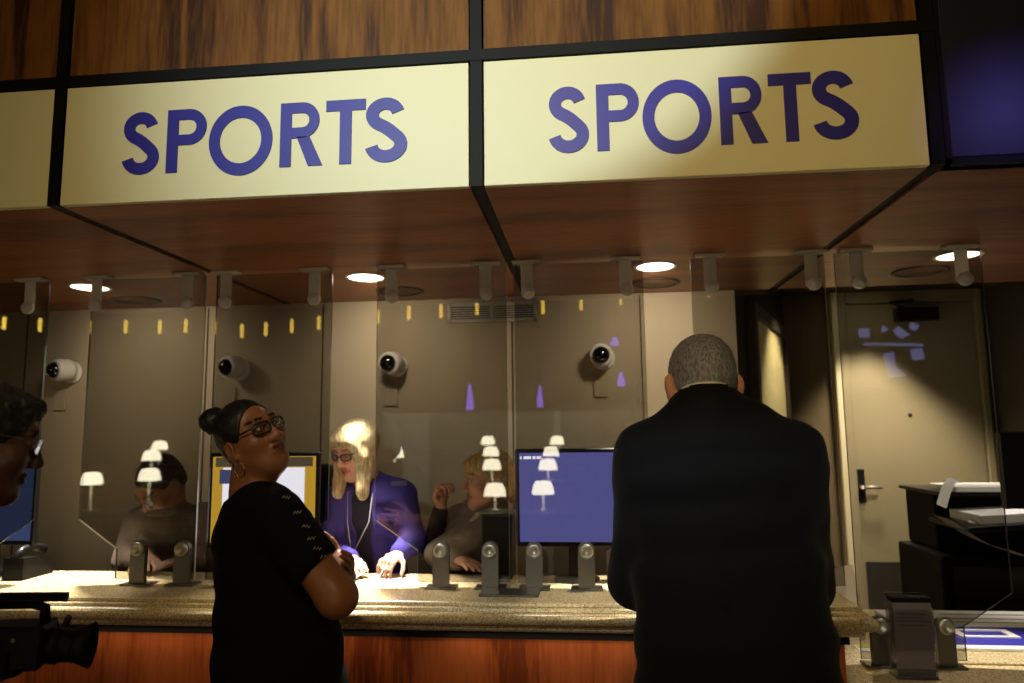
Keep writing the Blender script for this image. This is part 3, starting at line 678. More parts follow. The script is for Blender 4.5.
# a light on the room's rig, cut on its right by an added unseen plate, whose beam crosses the signs; warm washes over fascia and crowd
SB = Vector((-1.1, -1.5, 3.35))
spot('sign_beam', SB, (-.12, YF, 2.56), 420, (.74, .93, 1), 46, 1, .012)
fl = []
for px, py in ((800, -60), (790, -10), (762, 46), (728, 92), (690, 132), (616, 178), (540, 210), (480, 225), (480, 420), (1300, 420), (1300, -60)):
    w = Vector(at(px, py, YF)); fl.append(SB + (w-SB)*(.42/(YF-SB.y)))
bm = B(); A_ = [bm.verts.new(p) for p in fl]; B_ = [bm.verts.new(p + Vector((0, -.004, 0))) for p in fl]
bm.faces.new(A_); bm.faces.new(B_[::-1])
for i in range(len(fl)): bm.faces.new((A_[i], A_[(i+1) % len(fl)], B_[(i+1) % len(fl)], B_[i]))
fm = max(p.z for p in fl); fxm = max(p.x for p in fl)
box(bm, (fxm-.03, SB.y+.415, fm-.02), (fxm-.018, SB.y+.425, ZT-.002))
tag(obj('beam_mask', bm, 'blackmetal'), 'unseen black plate added to shape the beam edge on the right-hand sign', 'light blocker')
spot('fascia_wash', (-.2, -.7, 3.4), (-.1, YF, 2.40), 95, (1, .72, .28), 80, .9, .1)
spot('violet_beam', (2.3, -.8, 3.3), tuple(at(1008, 112, YF)), 230, (.25, .2, 1), 6, .9, .1)
for i, p in enumerate(DLP): spot('downlight_pool', (p[0], p[1], ZS-.012), (p[0], 2.63, ZC), (340, 340, 340, 130)[i], (1, .92, .78), 52, .55, .05)
for x in (-2.4, -1.5, -.5, .5, 1.4):
    d = bpy.data.lights.new('desk_lamp_glow', 'POINT'); d.energy = 3.5; d.color = (1, .74, .42); d.shadow_soft_size = 0
    o = bpy.data.objects.new('desk_lamp_glow', d); COL.objects.link(o); o.location = (x, 2*YG-6.7+.2, .93)
for x in (-2.6, -1.3, 0.1):
    area('counter_front_fill', (x, YE-.03, ZC-.112), (x, YE+.06, .35), .4, (1, .74, .46), 1.2, .012)  # fill light added below the nosing to brighten the wood front
# ------------------------------------------------------------------ people: one continuous surface per body, grown from a distance field
def vcol_mat(name, rough=.5, sss=0, bump=0, bscale=80, spec=.4):
    k = NT(name); a = k.n('ShaderNodeAttribute'); a.attribute_name = 'Col'
    k.l(a.outputs['Color'], k.b.inputs['Base Color']); k.b.inputs['Roughness'].default_value = rough; k.b.inputs['Specular IOR Level'].default_value = spec
    if bump:
        tc = k.n('ShaderNodeTexCoord'); n2 = k.n('ShaderNodeTexNoise'); n2.inputs['Scale'].default_value = bscale; k.l(tc.outputs['Object'], n2.inputs['Vector'])
        bp = k.n('ShaderNodeBump'); bp.inputs['Strength'].default_value = bump; bp.inputs['Distance'].default_value = .01
        k.l(n2.outputs['Fac'], bp.inputs['Height']); k.l(bp.outputs['Normal'], k.b.inputs['Normal'])
    return k.m
def nrm(v): v = np.array(v, float); return v/np.linalg.norm(v)
def hairmat(name, c0, c1, dirn=(1, 1, .12), scale=90):
    k = NT(name); tc = k.n('ShaderNodeTexCoord'); mp = k.n('ShaderNodeMapping'); mp.inputs['Scale'].default_value = dirn
    k.l(tc.outputs['Object'], mp.inputs[0]); n1 = k.n('ShaderNodeTexNoise'); n1.inputs['Scale'].default_value = scale; n1.inputs['Detail'].default_value = 4
    k.l(mp.outputs[0], n1.inputs['Vector']); cr = k.n('ShaderNodeValToRGB'); cr.color_ramp.elements[0].position = .35; cr.color_ramp.elements[0].color = c0
    cr.color_ramp.elements[1].position = .65; cr.color_ramp.elements[1].color = c1; k.l(n1.outputs['Fac'], cr.inputs[0]); k.l(cr.outputs[0], k.b.inputs['Base Color'])
    bp = k.n('ShaderNodeBump'); bp.inputs['Strength'].default_value = .6; bp.inputs['Distance'].default_value = .006
    k.l(n1.outputs['Fac'], bp.inputs['Height']); k.l(bp.outputs['Normal'], k.b.inputs['Normal']); k.b.inputs['Roughness'].default_value = .5
    return k.m
class SDF:
    def __init__(s, lo, hi, h=.010, fine=()):
        ax = []
        for i in range(3):
            v = [lo[i]]
            while v[-1] < hi[i]:
                st = h
                for (c, r, hf) in fine:
                    if c[i]-r-h < v[-1] < c[i]+r: st = min(st, hf)
                v.append(v[-1]+st)
            ax.append(np.array(v))
        s.ax = ax; s.D = np.full([len(a) for a in ax], .3, np.float32)
    def reg(s, lo, hi, pad):
        I = [slice(max(0, int(np.searchsorted(a, l-pad))-1), int(np.searchsorted(a, h+pad))+1) for a, l, h in zip(s.ax, lo, hi)]
        return tuple(I), [a[i].reshape([-1 if j == k else 1 for j in range(3)]) for k, (a, i) in enumerate(zip(s.ax, I))]
    def put(s, I, d, k, op):
        A = s.D[I]
        if A.size == 0: return
        if op == 's': A2 = -A
        else: A2 = A
        if k > 0:
            h = np.maximum(k-np.abs(A2-d), 0)/k; r = np.minimum(A2, d)-h*h*k*.25
        else: r = np.minimum(A2, d)
        s.D[I] = -r if op == 's' else r
    def rc(s, a, b, ra, rb=None, k=.02, op='u', flat=None):
        rb = ra if rb is None else rb; a = np.array(a, float); b = np.array(b, float); m = max(ra, rb)
        I, (X, Y, Z) = s.reg(np.minimum(a, b), np.maximum(a, b), m+k+.02)
        ab = b-a; L2 = max(ab@ab, 1e-9)
        px, py, pz = X-a[0], Y-a[1], Z-a[2]
        t = np.clip((px*ab[0]+py*ab[1]+pz*ab[2])/L2, 0, 1)
        dx, dy, dz = px-t*ab[0], py-t*ab[1], pz-t*ab[2]
        q = dx*dx+dy*dy+dz*dz
        if flat is not None:
            n, f = flat; w = dx*n[0]+dy*n[1]+dz*n[2]; q = q + w*w*(1/(f*f)-1)
            d = (np.sqrt(q)-(ra+(rb-ra)*t))*min(1, f)
        else: d = np.sqrt(q)-(ra+(rb-ra)*t)
        s.put(I, d, k, op); return s
    def el(s, c, r, R=None, k=.02, op='u'):
        c = np.array(c, float); m = max(r)
        R = np.eye(3) if R is None else R
        I, (X, Y, Z) = s.reg(c, c, m+k+.02)
        px, py, pz = X-c[0], Y-c[1], Z-c[2]
        k0 = 0; k1 = 0
        for i in range(3):
            u = px*R[i][0]+py*R[i][1]+pz*R[i][2]; k0 = k0+(u/r[i])**2; k1 = k1+(u/r[i]**2)**2
        k0 = np.sqrt(k0); d = k0*(k0-1)/np.maximum(np.sqrt(k1), 1e-6)
        s.put(I, d, k, op); return s
    def loft(s, st, k=.03, g=0.0, p=2.0, op='u'):
        """st: [(centre, right axis, half width, half depth)], grown by g"""
        for (ca, ra, wa, da), (cb, rb, wb, db) in zip(st, st[1:]):
            a, b = np.array(ca, float), np.array(cb, float); m = max(wa, wb)+g
            I, (X, Y, Z) = s.reg(np.minimum(a, b), np.maximum(a, b), m+k+.02)
            ab = b-a; L2 = ab@ab; px, py, pz = X-a[0], Y-a[1], Z-a[2]
            tr = (px*ab[0]+py*ab[1]+pz*ab[2])/L2; t = np.clip(tr, 0, 1)
            ex = nrm((np.array(ra)+np.array(rb))/2); ez = ab/math.sqrt(L2); ex = nrm(ex-ez*(ex@ez)); ey = np.cross(ez, ex)
            dx, dy, dz = px-t*ab[0], py-t*ab[1], pz-t*ab[2]
            u = np.abs(dx*ex[0]+dy*ex[1]+dz*ex[2]); v = np.abs(dx*ey[0]+dy*ey[1]+dz*ey[2]); w = np.abs(tr-t)*math.sqrt(L2)
            rx = wa+(wb-wa)*t+g; ry = da+(db-da)*t+g; rm = np.minimum(rx, ry)
            q = ((u/rx)**p+(v/ry)**p)**(1/p); q = np.sqrt(q*q+(w/(rm*.6))**2)
            s.put(I, (q-1)*rm, k, op)
        return s
    def cut(s, o, n, k=0, box=None):
        """remove what lies on the n side of the plane through o"""
        X, Y, Z = [a.reshape([-1 if j == i else 1 for j in range(3)]) for i, a in enumerate(s.ax)]
        I = (slice(None),)*3
        if box is not None:
            I, (X, Y, Z) = s.reg(box[0], box[1], 0)
        d = (X-o[0])*n[0]+(Y-o[1])*n[1]+(Z-o[2])*n[2]
        s.D[I] = np.maximum(s.D[I], d); return s
    def wave(s, amp, f, seed=0, zr=None):
        rs = np.random.RandomState(seed)
        X, Y, Z = [a.reshape([-1 if j == i else 1 for j in range(3)]) for i, a in enumerate(s.ax)]
        n = 0
        for i in range(5):
            v = rs.normal(size=3)*f; ph = rs.rand()*6
            n = n+np.sin(X*v[0]+Y*v[1]+Z*v[2]+ph+1.5*np.sin((X*v[1]-Z*v[0])*.6))
        s.D += (amp*n/2.5).astype(np.float32); return s
    def shell(s, th): s.D = np.maximum(s.D, -(s.D+th)); return s
    def mesh(s, name, m, parent, colfn=None):
        D = s.D; ax = s.ax; ins = D < 0
        nx, ny, nz = D.shape
        c = np.zeros((nx-1, ny-1, nz-1), np.int8)
        for i in (0, 1):
            for j in (0, 1):
                for k in (0, 1): c += ins[i:nx-1+i, j:ny-1+j, k:nz-1+k]
        act = np.argwhere((c > 0) & (c < 8)); idx = np.full(c.shape, -1, np.int64); idx[tuple(act.T)] = np.arange(len(act))
        acc = np.zeros((len(act), 3)); cnt = np.zeros(len(act))
        i, j, k = act.T
        cr = {}
        P = lambda a, b, c_: np.stack([ax[0][i+a], ax[1][j+b], ax[2][k+c_]], 1)
        cor = [(a, b, c_) for a in (0, 1) for b in (0, 1) for c_ in (0, 1)]
        val = {q: D[i+q[0], j+q[1], k+q[2]] for q in cor}
        for q in cor:
            for axis in range(3):
                if q[axis] == 0:
                    r = list(q); r[axis] = 1; r = tuple(r); va, vb = val[q], val[r]; sel = (va < 0) != (vb < 0)
                    t = np.where(sel, va/np.where(va == vb, 1, va-vb), 0)[:, None]
                    pt = P(*q)*(1-t)+P(*r)*t; acc[sel] += pt[sel]; cnt[sel] += 1
        vs = acc/cnt[:, None]; faces = []
        for axis in range(3):
            o1, o2 = [(1, 2), (2, 0), (0, 1)][axis]
            sl0 = [slice(None)]*3; sl1 = [slice(None)]*3; sl0[axis] = slice(0, -1); sl1[axis] = slice(1, None)
            A, Bq = ins[tuple(sl0)], ins[tuple(sl1)]; e = np.argwhere(A != Bq)
            e = e[(e[:, o1] > 0) & (e[:, o2] > 0) & (e[:, o1] < D.shape[o1]-1) & (e[:, o2] < D.shape[o2]-1)]
            def cell(d1, d2):
                q = e.copy(); q[:, o1] -= d1; q[:, o2] -= d2; return idx[q[:, 0], q[:, 1], q[:, 2]]
            Q = np.stack([cell(1, 1), cell(0, 1), cell(0, 0), cell(1, 0)], 1)
            fl = A[tuple(e.T)]; Q[~fl] = Q[~fl][:, ::-1]; faces.append(Q)
        fc = np.concatenate(faces); fc = fc[(fc >= 0).all(1)]
        me = bpy.data.meshes.new(name)
        off = np.array(origin_of(parent)) if parent else np.zeros(3)
        me.from_pydata((vs-off).tolist(), [], fc.tolist()); me.polygons.foreach_set('use_smooth', [True]*len(me.polygons))
        if colfn is not None:
            C4 = np.ones((len(vs), 4), np.float32); C4[:, :3] = colfn(vs)
            at_ = me.color_attributes.new('Col', 'FLOAT_COLOR', 'POINT'); at_.data.foreach_set('color', C4.ravel())
        me.materials.append(MT[m] if isinstance(m, str) else m); me.update()
        o = bpy.data.objects.new(name, me); COL.objects.link(o)
        if parent: o.parent = parent
        return o

class Head:
    def __init__(h, c, f, up=(0, 0, 1), sc=1.0):
        h.c = np.array(c, float); h.f = nrm(f); u = np.array(up, float); h.r = nrm(np.cross(h.f, u)); h.u = np.cross(h.r, h.f); h.s = sc
        h.R = np.array([h.r, h.f, h.u])
    def p(h, x, y, z): return h.c + h.s*(h.r*x + h.f*y + h.u*z)
    def loc(h, P): return ((P-h.c) @ h.R.T)/h.s
def head_sdf(S, h, neck, fem=False, rn=.055, jaw=1.0, chin=0.0, ear=0.0):
    s = h.s; R = h.R
    E = lambda c, r, k=.015, op='u': S.el(h.p(*c), [q*s for q in r], R, k*s, op)
    C = lambda a, b, ra, rb, k=.012, op='u': S.rc(h.p(*a), h.p(*b), ra*s, rb*s, k*s, op)
    E((0, -.015, .035), (.076, .097, .084), .01)
    E((0, .035, -.035), (.060*jaw, .060, .078), .03)
    C((.050*jaw, -.005, -.062), (.016*jaw, .074-chin, -.099+chin*.6), .020, .019, .035); C((-.050*jaw, -.005, -.062), (-.016*jaw, .074-chin, -.099+chin*.6), .020, .019, .035)
    E((0, .080-chin, -.098+chin*.6), (.022, .018, .018), .02)
    C((-.034, .083, .036), (.034, .083, .036), .013, .013, .02)
    for q in (-1, 1):
        E((q*.045, .068, -.022), (.024, .022, .022), .03)
        E((q*.032, .104, .010), (.017, .016, .013), .014, 's')
        E((q*.031, .0855, .010), (.0135, .0125, .0125), .003)
        C((q*.018, .098, .0165), (q*.044, .085, .014), .0045, .004, .004)
    C((0, .094, .018), (0, .116, -.026), .008, .0115, .010)
    E((.012, .104, -.031), (.009, .010, .008), .008); E((-.012, .104, -.031), (.009, .010, .008), .008)
    E((0, .0975, -.0555), (.023, .0095, .0065), .006); E((0, .0965, -.0675), (.020, .010, .0075), .006)
    C((-.022, .1045, -.0612), (.022, .1045, -.0612), .0022, .0022, .004, 's')
    for q in (-1, 1):
        E((q*.079, -.014, -.004-ear), (.009, .021, .033), .008); E((q*.086, -.010, .000-ear), (.006, .012, .018), .006, 's')
        E((q*.077, -.006, -.032-ear), (.007, .011, .010), .006)
    S.rc(h.p(0, -.030, -.045), neck, rn*s, rn*1.08*s, .035)
def hand_sdf(S, w, d, n, side, curl=.5, sc=1.0, spread=.10, thumb=.6, rw=.026):
    """w wrist, d towards the knuckles, n the way the palm faces; side +1 puts the thumb along cross(d, n)"""
    d = nrm(d); n = nrm(np.array(n, float)-d*(np.array(n, float)@d)); a = np.cross(d, n)*side; w = np.array(w, float)
    kn = w + d*.092*sc
    S.loft([(w, a, .027*sc, .020*sc), (w+d*.04*sc, a, .036*sc, .017*sc), (kn, a, .041*sc, .0135*sc)], .012)
    Ls = [.074, .082, .076, .060]; curls = curl if isinstance(curl, (list, tuple)) else [curl]*4
    for i, (L, cu) in enumerate(zip(Ls, curls)):
        o = (1.5-i)*.0205*sc; p = kn - d*.008*sc + a*o; dd = nrm(d + a*(1.5-i)*spread*.6); ang = 0
        for j, (fr, rr) in enumerate(((.46, .0092), (.30, .0083), (.24, .0074))):
            ang += cu*(.75, .9, .6)[j]; dr = dd*math.cos(ang)+n*math.sin(ang); q = p + dr*L*fr*1.05*sc
            S.rc(p, q, rr*sc, (rr-.0008)*sc, .004 if j else .007); p = q
    tp = w + d*.022*sc + a*.026*sc; td = nrm(d*.62 + a*.75 + n*.30); 
    for j, (L, rr) in enumerate(((.042, .0125), (.033, .0100), (.026, .0088))):
        q = tp + td*L*sc; S.rc(tp, q, rr*sc, (rr-.001)*sc, .010 if j == 0 else .004); tp = q; td = nrm(td + (d*.35 - a*.45 + n*.35)*thumb)
def arm(S, sh, el_, wr, r=(.055, .045, .038, .028), k=.025, g=0):
    S.rc(sh, el_, r[0]+g, r[1]+g, k); S.rc(el_, wr, (r[1]+.002)+g, r[3]+g, k)
def mixcol(base, n):
    return np.tile(np.array(base[:3]), (n, 1))
def skin_col(h, skin, lip, brow, eye=True, browz=.040):
    def fn(P):
        L = h.loc(P); c = mixcol(skin, len(P)); x, y, z = np.abs(L[:, 0]), L[:, 1], L[:, 2]
        rs = np.random.RandomState(3)
        m = (y > .085) & (((x/.025)**2+((z+.0615)/.0125)**2) < 1); c[m] = lip[:3]
        m = (y > .09) & (x < .023) & (np.abs(z+.0612) < .0016); c[m] = np.array(lip[:3])*.3
        m = (y > .055) & (x > .012) & (x < .052) & (np.abs(z-(browz-.10*np.abs(x-.032))) < .0042); c[m] = brow[:3]
        if eye:
            m = (y > .07) & (((x-.031)/.0118)**2+((z-.009)/.0052)**2 < 1); c[m] = (.62, .60, .56)
            m = (y > .07) & ((x-.031)**2+(z-.009)**2 < .0048**2); c[m] = (.03, .018, .01)
        m = (y > .07) & (((x-.031)/.0135)**2+((z-.009)/.0075)**2 < 1) & (((x-.031)/.0118)**2+((z-.009)/.0052)**2 >= 1); c[m] = np.array(skin[:3])*.45
        return c
    return fn
def glasses(parent, h, m, w=.050, hh=.034, rad=.0026, z=.008, y=.104, full=True):
    bm = B()
    for q in (-1, 1):
        pts = []
        for i in range(28):
            a = 2*PI*i/28; cx = abs(math.cos(a))**.55*math.copysign(1, math.cos(a)); sz = abs(math.sin(a))**.55*math.copysign(1, math.sin(a))
            pts.append(h.p(q*.033+cx*w/2, y-.016*abs((q*.033+cx*w/2)/.06)**2, z+sz*hh/2))
        tube(bm, pts, rad, 6, True)
        tube(bm, [h.p(q*(.033+w/2), y-.018, z+hh*.28), h.p(q*.070, y-.028, z+hh*.28), h.p(q*.081, .02, z+.006), h.p(q*.083, -.012, z+.006), h.p(q*.081, -.03, z-.012)], rad, 6)
    tube(bm, [h.p(-.010, y, z+.004), h.p(0, y+.002, z+.007), h.p(.010, y, z+.004)], rad, 6)
    fr = obj('glasses', bm, m, parent)
    bm = B()
    for q in (-1, 1):
        A = [h.p(q*.033+math.copysign(abs(math.cos(2*PI*i/20))**.55, math.cos(2*PI*i/20))*w/2, y-.016*abs((q*.033+math.copysign(abs(math.cos(2*PI*i/20))**.55, math.cos(2*PI*i/20))*w/2)/.06)**2, z+math.copysign(abs(math.sin(2*PI*i/20))**.55, math.sin(2*PI*i/20))*hh/2) for i in range(20)]
        bm.faces.new([bm.verts.new(Vector(p)) for p in A])
    bmesh.ops.solidify(bm, geom=bm.faces[:], thickness=.0012)
    obj('lenses', bm, 'acrylic', fr)
    return fr
def legs(S, hipc, right, feet, rw=.085, g=0, fwd=(0, 1, 0)):
    right = nrm(right); hipc = np.array(hipc, float)
    for q, ft in zip((-1, 1), feet):
        hp = hipc + right*q*.09; ft = np.array(ft, float); kn = (hp+ft)/2 + np.array(fwd)*.02
        an = ft + np.array([0, 0, .07])
        S.rc(hp, kn, rw+g, rw*.68+g, .03); S.rc(kn, an, rw*.66+g, rw*.45+g, .03)
def shoes(parent, feet, fwd, m):
    fwd = nrm(fwd)
    for ft in feet:
        ft = np.array(ft, float); S = SDF(ft-.22, ft+.25, .008)
        S.rc(ft+np.array([0, 0, .05]), ft+fwd*.14+np.array([0, 0, .035]), .045, .042, .03); S.rc(ft-fwd*.03+np.array([0, 0, .05]), ft+np.array([0, 0, .09]), .042, .045, .03)
        S.cut(ft, (0, 0, -1)); S.mesh('shoe', m, parent)
def bounds(pts, pad=.2):
    P = np.array([p for p in pts]); return P.min(0)-pad, P.max(0)+pad
UP = np.array([0, 0, 1.0])
MT['bsuit'] = mat('black_wool', lin(15, 16, 22), .85, bump=.15, bscale=220, sheen=.05, spec=.2)
MT['bshoe'] = mat('black_leather', lin(14, 13, 13), .35)
MT['shirt'] = mat('white_cotton', lin(232, 230, 228), .8)
# ---- the man in the dark suit, seen from behind, leaning on the worktop
def suited_man():
    Y0 = 1.93
    ft = [np.array([.27, 1.90, 0]), np.array([.52, 1.92, 0])]
    t = thing('person', 'grey-haired person in a black suit seen from behind, leaning on the counter at right', 'person', (.40, 1.92, 0))
    h = Head(at(702, 386, 2.015), (-.04, .93, -.36), sc=1.10)
    neck = at(706, 404, Y0)
    st = lambda px, py, hw, dp, y=Y0: (at(px, py, y), (1, 0, 0), hw/366, dp)
    ST = [st(739, 690, 84, .145, 1.90), st(736, 640, 80, .135, 1.91), st(727, 570, 80, .125), st(722, 520, 80, .120), st(718, 475, 84, .118), st(715, 446, 78, .10), st(711, 428, 62, .085, 1.945), st(709, 414, 44, .070, 1.955), st(707, 402, 31, .064, 1.965)]
    shL, shR = at(643, 452, 1.95), at(795, 452, 1.95)
    eL, eR = at(633, 582, 2.02), at(808, 586, 2.02)
    wL, wR = np.array([eL[0]+.075, 2.345, .985]), np.array([eR[0]-.16, 2.36, .985])
    allp = [h.c+.05, h.c-.05, *ft, shL, shR, wL+np.array([0, .15, 0]), wR, ST[0][0]-np.array([.2, .05, .1]), ST[0][0]+np.array([.2, 0, 0])]
    lo, hi = bounds(allp, .13); lo[2] = -.01
    S = SDF(lo, hi, .011, [(h.c, .17, .0045)])
    head_sdf(S, h, neck, rn=.060, jaw=1.08)
    S.loft(ST, .03, -.014)
    arm(S, shL, eL, wL, g=-.004); arm(S, shR, eR, wR, g=-.004)
    hand_sdf(S, wL, (.15, 1, -.12), (0.1, 0, -1), -1, .35, 1.05); hand_sdf(S, wR, (-.4, 1, -.12), (0, 0, -1), 1, .35, 1.05)
    legs(S, ST[0][0]+np.array([0, 0, -.02]), (1, 0, 0), ft, g=-.008)
    for q in (-1, 1):
        S.el(h.p(q*.086, -.018, -.008), [.010, .019, .032], np.array([nrm(h.r+q*.5*h.f), nrm(h.f-q*.5*h.r), h.u]), .010); S.el(h.p(q*.083, -.012, -.036), [.009, .011, .011], h.R, .008)
    skin = lin(206, 148, 122)
    S.mesh('body', vcol_mat('suited_man_skin', .5), t, skin_col(h, skin, lin(160, 90, 84), lin(120, 110, 104)))
    # jacket
    J = SDF(lo, hi, .009)
    J.loft(ST, .04, .004); J.loft([(a, r, w*1.01, d*1.04) for a, r, w, d in ST[:3]], .03, .006)
    for sh, e, w in ((shL, eL, wL), (shR, eR, wR)):
        J.rc(sh, e, .072, .060, .045); J.rc(e, w+(e-w)*.06, .060, .043, .03)
        J.rc(e+np.array([0, -.02, .06]), e+np.array([0, .05, -.012]), .050, .052, .03)
    low = ST[0][0]; J.loft([(low+np.array([0, 0, -.16]), (1, 0, 0), .245, .150), (low, (1, 0, 0), .238, .148)], .03)
    J.wave(.0016, 11, 4)
    # folds across the upper back, the sleeve pits and the centre seam
    for a, b, r in ((at(668, 480, Y0-.13), at(672, 560, Y0-.13), .005), (at(779, 480, Y0-.13), at(776, 560, Y0-.13), .005), (at(719, 470, Y0-.128), at(735, 700, Y0-.16), .003)):
        J.rc(a, b, r, r, .012, 's')
    J.cut(low+np.array([0, 0, -.15]), (0, 0, -1))
    J.rc(neck+np.array([0, .0, -.03]), neck+np.array([0, .004, .05]), .088, .078, .03)
    J.rc(h.p(0, -.03, -.04), neck+np.array([0, .022, -.01]), .068, .068, .006, 's')
    J.cut(neck+np.array([0, -.05, .046]), nrm((0, .35, .93)), box=(neck-.13, neck+.14))
    J.mesh('suit_jacket', 'bsuit', t)
    K = SDF(neck-.14, neck+.14, .005)
    K.rc(h.p(0, -.03, -.07), neck, .068, .077, .01); K.cut(neck+np.array([0, -.05, .058]), nrm((0, .30, .95))); K.cut(neck+np.array([0, 0, -.05]), (0, 0, -1)); K.rc(h.p(0, -.03, 0), neck-np.array([0, 0, .1]), .062, .070, 0, 's')
    K.mesh('shirt_collar', 'shirt', t)
    T = SDF(lo, np.array([hi[0], hi[1], low[2]]), .012)
    T.loft([(low+np.array([0, 0, -.10]), (1, 0, 0), .205, .125), (low+np.array([0, 0, -.02]), (1, 0, 0), .20, .12)], .03)
    legs(T, low+np.array([0, 0, -.06]), (1, 0, 0), ft, .098); T.cut((0, 0, .05), (0, 0, -1)); T.cut(low+np.array([0, 0, -.03]), (0, 0, 1)); T.mesh('trousers', 'bsuit', t)
    shoes(t, ft, (0, 1, 0), 'bshoe')
    H = SDF(h.c-.19, h.c+.19, .005)
    s = h.s
    H.el(h.p(0, -.017, .036), [.0815*s, .1025*s, .089*s], h.R, 0); H.el(h.p(0, -.05, -.01), [.070*s, .066*s, .075*s], h.R, .03)
    H.wave(.0012, 120, 2)
    H.cut(h.p(0, .055, .06), nrm(h.f*.9 - h.u*.15))               # hairline at the front
    H.cut(h.p(0, -.055, -.048), -h.u)                               # nape
    for q in (-1, 1):
        H.rc(h.p(q*.11, -.012, -.010), h.p(q*.066, -.012, -.010), .036*s, .034*s, .004, 's')
        H.rc(h.p(q*.10, .02, -.06), h.p(q*.05, .03, -.06), .062*s, .058*s, .004, 's')
    H.mesh('hair', hairmat('grey_hair', lin(98, 96, 104), lin(158, 156, 166), (1, 1, .3), 190), t)
suited_man()
# ---- the woman with the bun: arms crossed, looking up to the right
def bun_woman():
    t = thing('person', 'woman with hair bun, hoop earring and glasses, arms crossed in a black top', 'person', (-.93, 2.13, 0))
    fb = nrm((.88, .47, 0)); rb = np.array([fb[1], -fb[0], 0])
    h = Head(at(251, 437, 2.10), (.83, -.46, .27), (-.37, -.13, .90), sc=.97)
    neck = at(248, 488, 2.12)
    st = lambda px, py, w, d, y=2.13: (at(px, py, y), rb, w, d)
    ST = [st(281, 690, .19, .185), st(279, 650, .19, .180), st(275, 610, .175, .165), st(269, 565, .17, .147), st(263, 530, .175, .138), st(257, 508, .165, .100), st(251, 494, .10, .075)]
    ft = [np.array([-.98, 2.20, 0]), np.array([-.88, 2.06, 0])]
    shR = at(277, 516, 2.00); eR = at(337, 597, 2.00)
    chest = ST[4][0]
    wR = chest + fb*.235 - rb*.03 + np.array([0, 0, -.115])
    shL = chest - rb*.165 + np.array([0, 0, .05]); eL = chest - rb*.16 + fb*.20 + np.array([0, 0, -.20]); 
    hL = at(343, 574, 2.06)
    wL = hL + np.array([-.03, .10, -.035])
    lo, hi = bounds([h.c+.06, h.c-.06, shR, eR, wR, eL, hL, *ft, ST[0][0]-.1, ST[0][0]+.1, at(213, 421, 2.12)], .13); lo[2] = -.01
    S = SDF(lo, hi, .011, [(h.c, .15, .0038), (hL+np.array([.02, 0, .02]), .10, .0042)])
    head_sdf(S, h, neck, rn=.052, jaw=1.02, chin=.017, ear=.012)
    S.el(h.p(0, .036, -.036), [.064, .056, .056], h.R, .02); S.rc(h.p(-.016, .105, -.030), h.p(.016, .105, -.030), .0115, .0115, .010)
    S.el(h.p(0, .098, -.055), [.026, .009, .0070], h.R, .006); S.el(h.p(0, .096, -.068), [.023, .010, .0078], h.R, .006); S.rc(h.p(-.024, .107, -.0612), h.p(.024, .107, -.0612), .0024, .0024, .003, 's')
    S.rc(h.p(0, .045, -.10), neck+fb*.03+UP*.02, .040, .045, .04)
    S.loft(ST, .03, -.016)
    S.rc(shR, eR, .062, .053, .03); S.rc(eR, wR, .052, .032, .03)
    S.rc(shL, eL, .058, .050, .03); S.rc(eL, wL, .050, .031, .03)
    hand_sdf(S, wL, hL-wL+np.array([.03, 0, .03]), (-.75, -.2, .1), 1, [.25, .3, .4, .5], .95)
    hand_sdf(S, wR, nrm(-fb*.2 - rb*1.0 + UP*.25), -fb, 1, .3, .95)
    legs(S, ST[0][0]+np.array([0, 0, -.05]), rb, ft[::1], .09, g=-.01)
    skin = lin(142, 90, 56)
    S.mesh('body', vcol_mat('woman_skin', .42), t, skin_col(h, skin, lin(104, 52, 44), lin(24, 15, 10)))
    m = mat('black_jersey', lin(13, 12, 15), .9, bump=.15, bscale=160, spec=.15)
    J = SDF(lo, hi, .009)
    J.loft(ST, .04, .002); J.loft([(ST[0][0]-UP*.12, rb, .20, .19), (ST[0][0], rb, .195, .188)], .03)
    hemR = shR+(eR-shR)*.66; hemL = shL+(eL-shL)*.6
    Z1 = SDF(lo, hi, .009); Z1.rc(shR, shR+(eR-shR)*.9, .078, .074, .05)
    Z2 = SDF(lo, hi, .009); Z2.rc(shL, shL+(eL-shL)*.8, .072, .066, .05)
    J.wave(.003, 15, 9)
    d = nrm(eR-shR); d = nrm(d+np.array([.18, 0, .05])); Z1.cut(hemR, d)
    dl = nrm(eL-shL); Z2.cut(hemL, dl)
    for Zs in (Z1, Z2): J.put((slice(None),)*3, Zs.D, .03, 'u')
    J.rc(neck+UP*.10, neck+UP*.0, .060, .072, .01, 's')
    J.cut(ST[0][0]-UP*.13, -UP)
    jk = J.mesh('top', m, t)
    # jeans and shoes
    T = SDF(lo, np.array([hi[0], hi[1], ST[0][0][2]]), .012); T.loft([(ST[0][0]-UP*.14, rb, .185, .17), (ST[0][0]-UP*.04, rb, .18, .17)], .03)
    legs(T, ST[0][0]-UP*.10, rb, ft, .100); T.cut((0, 0, .06), (0, 0, -1)); T.mesh('trousers', 'bsuit', t)
    shoes(t, ft, fb, 'bshoe')
    # hair pulled back to a bun
    hm = hairmat('black_hair', lin(10, 8, 8), lin(26, 20, 18), (1, 1, 1), 60)
    H = SDF(h.c-.20, h.c+.20, .005)
    H.el(h.p(0, -.018, .036), [.080, .099, .087], h.R, 0); H.el(h.p(0, -.055, -.025), [.062, .058, .070], h.R, .03)
    H.wave(.0010, 140, 5)
    H.cut(h.p(0, .066, .085), nrm(h.f*.86 - h.u*.34)); H.cut(h.p(0, .028, -.01), nrm(h.f*.93 - h.u*.35), box=None)
    H.cut(h.p(0, -.05, -.085), nrm(-h.u))
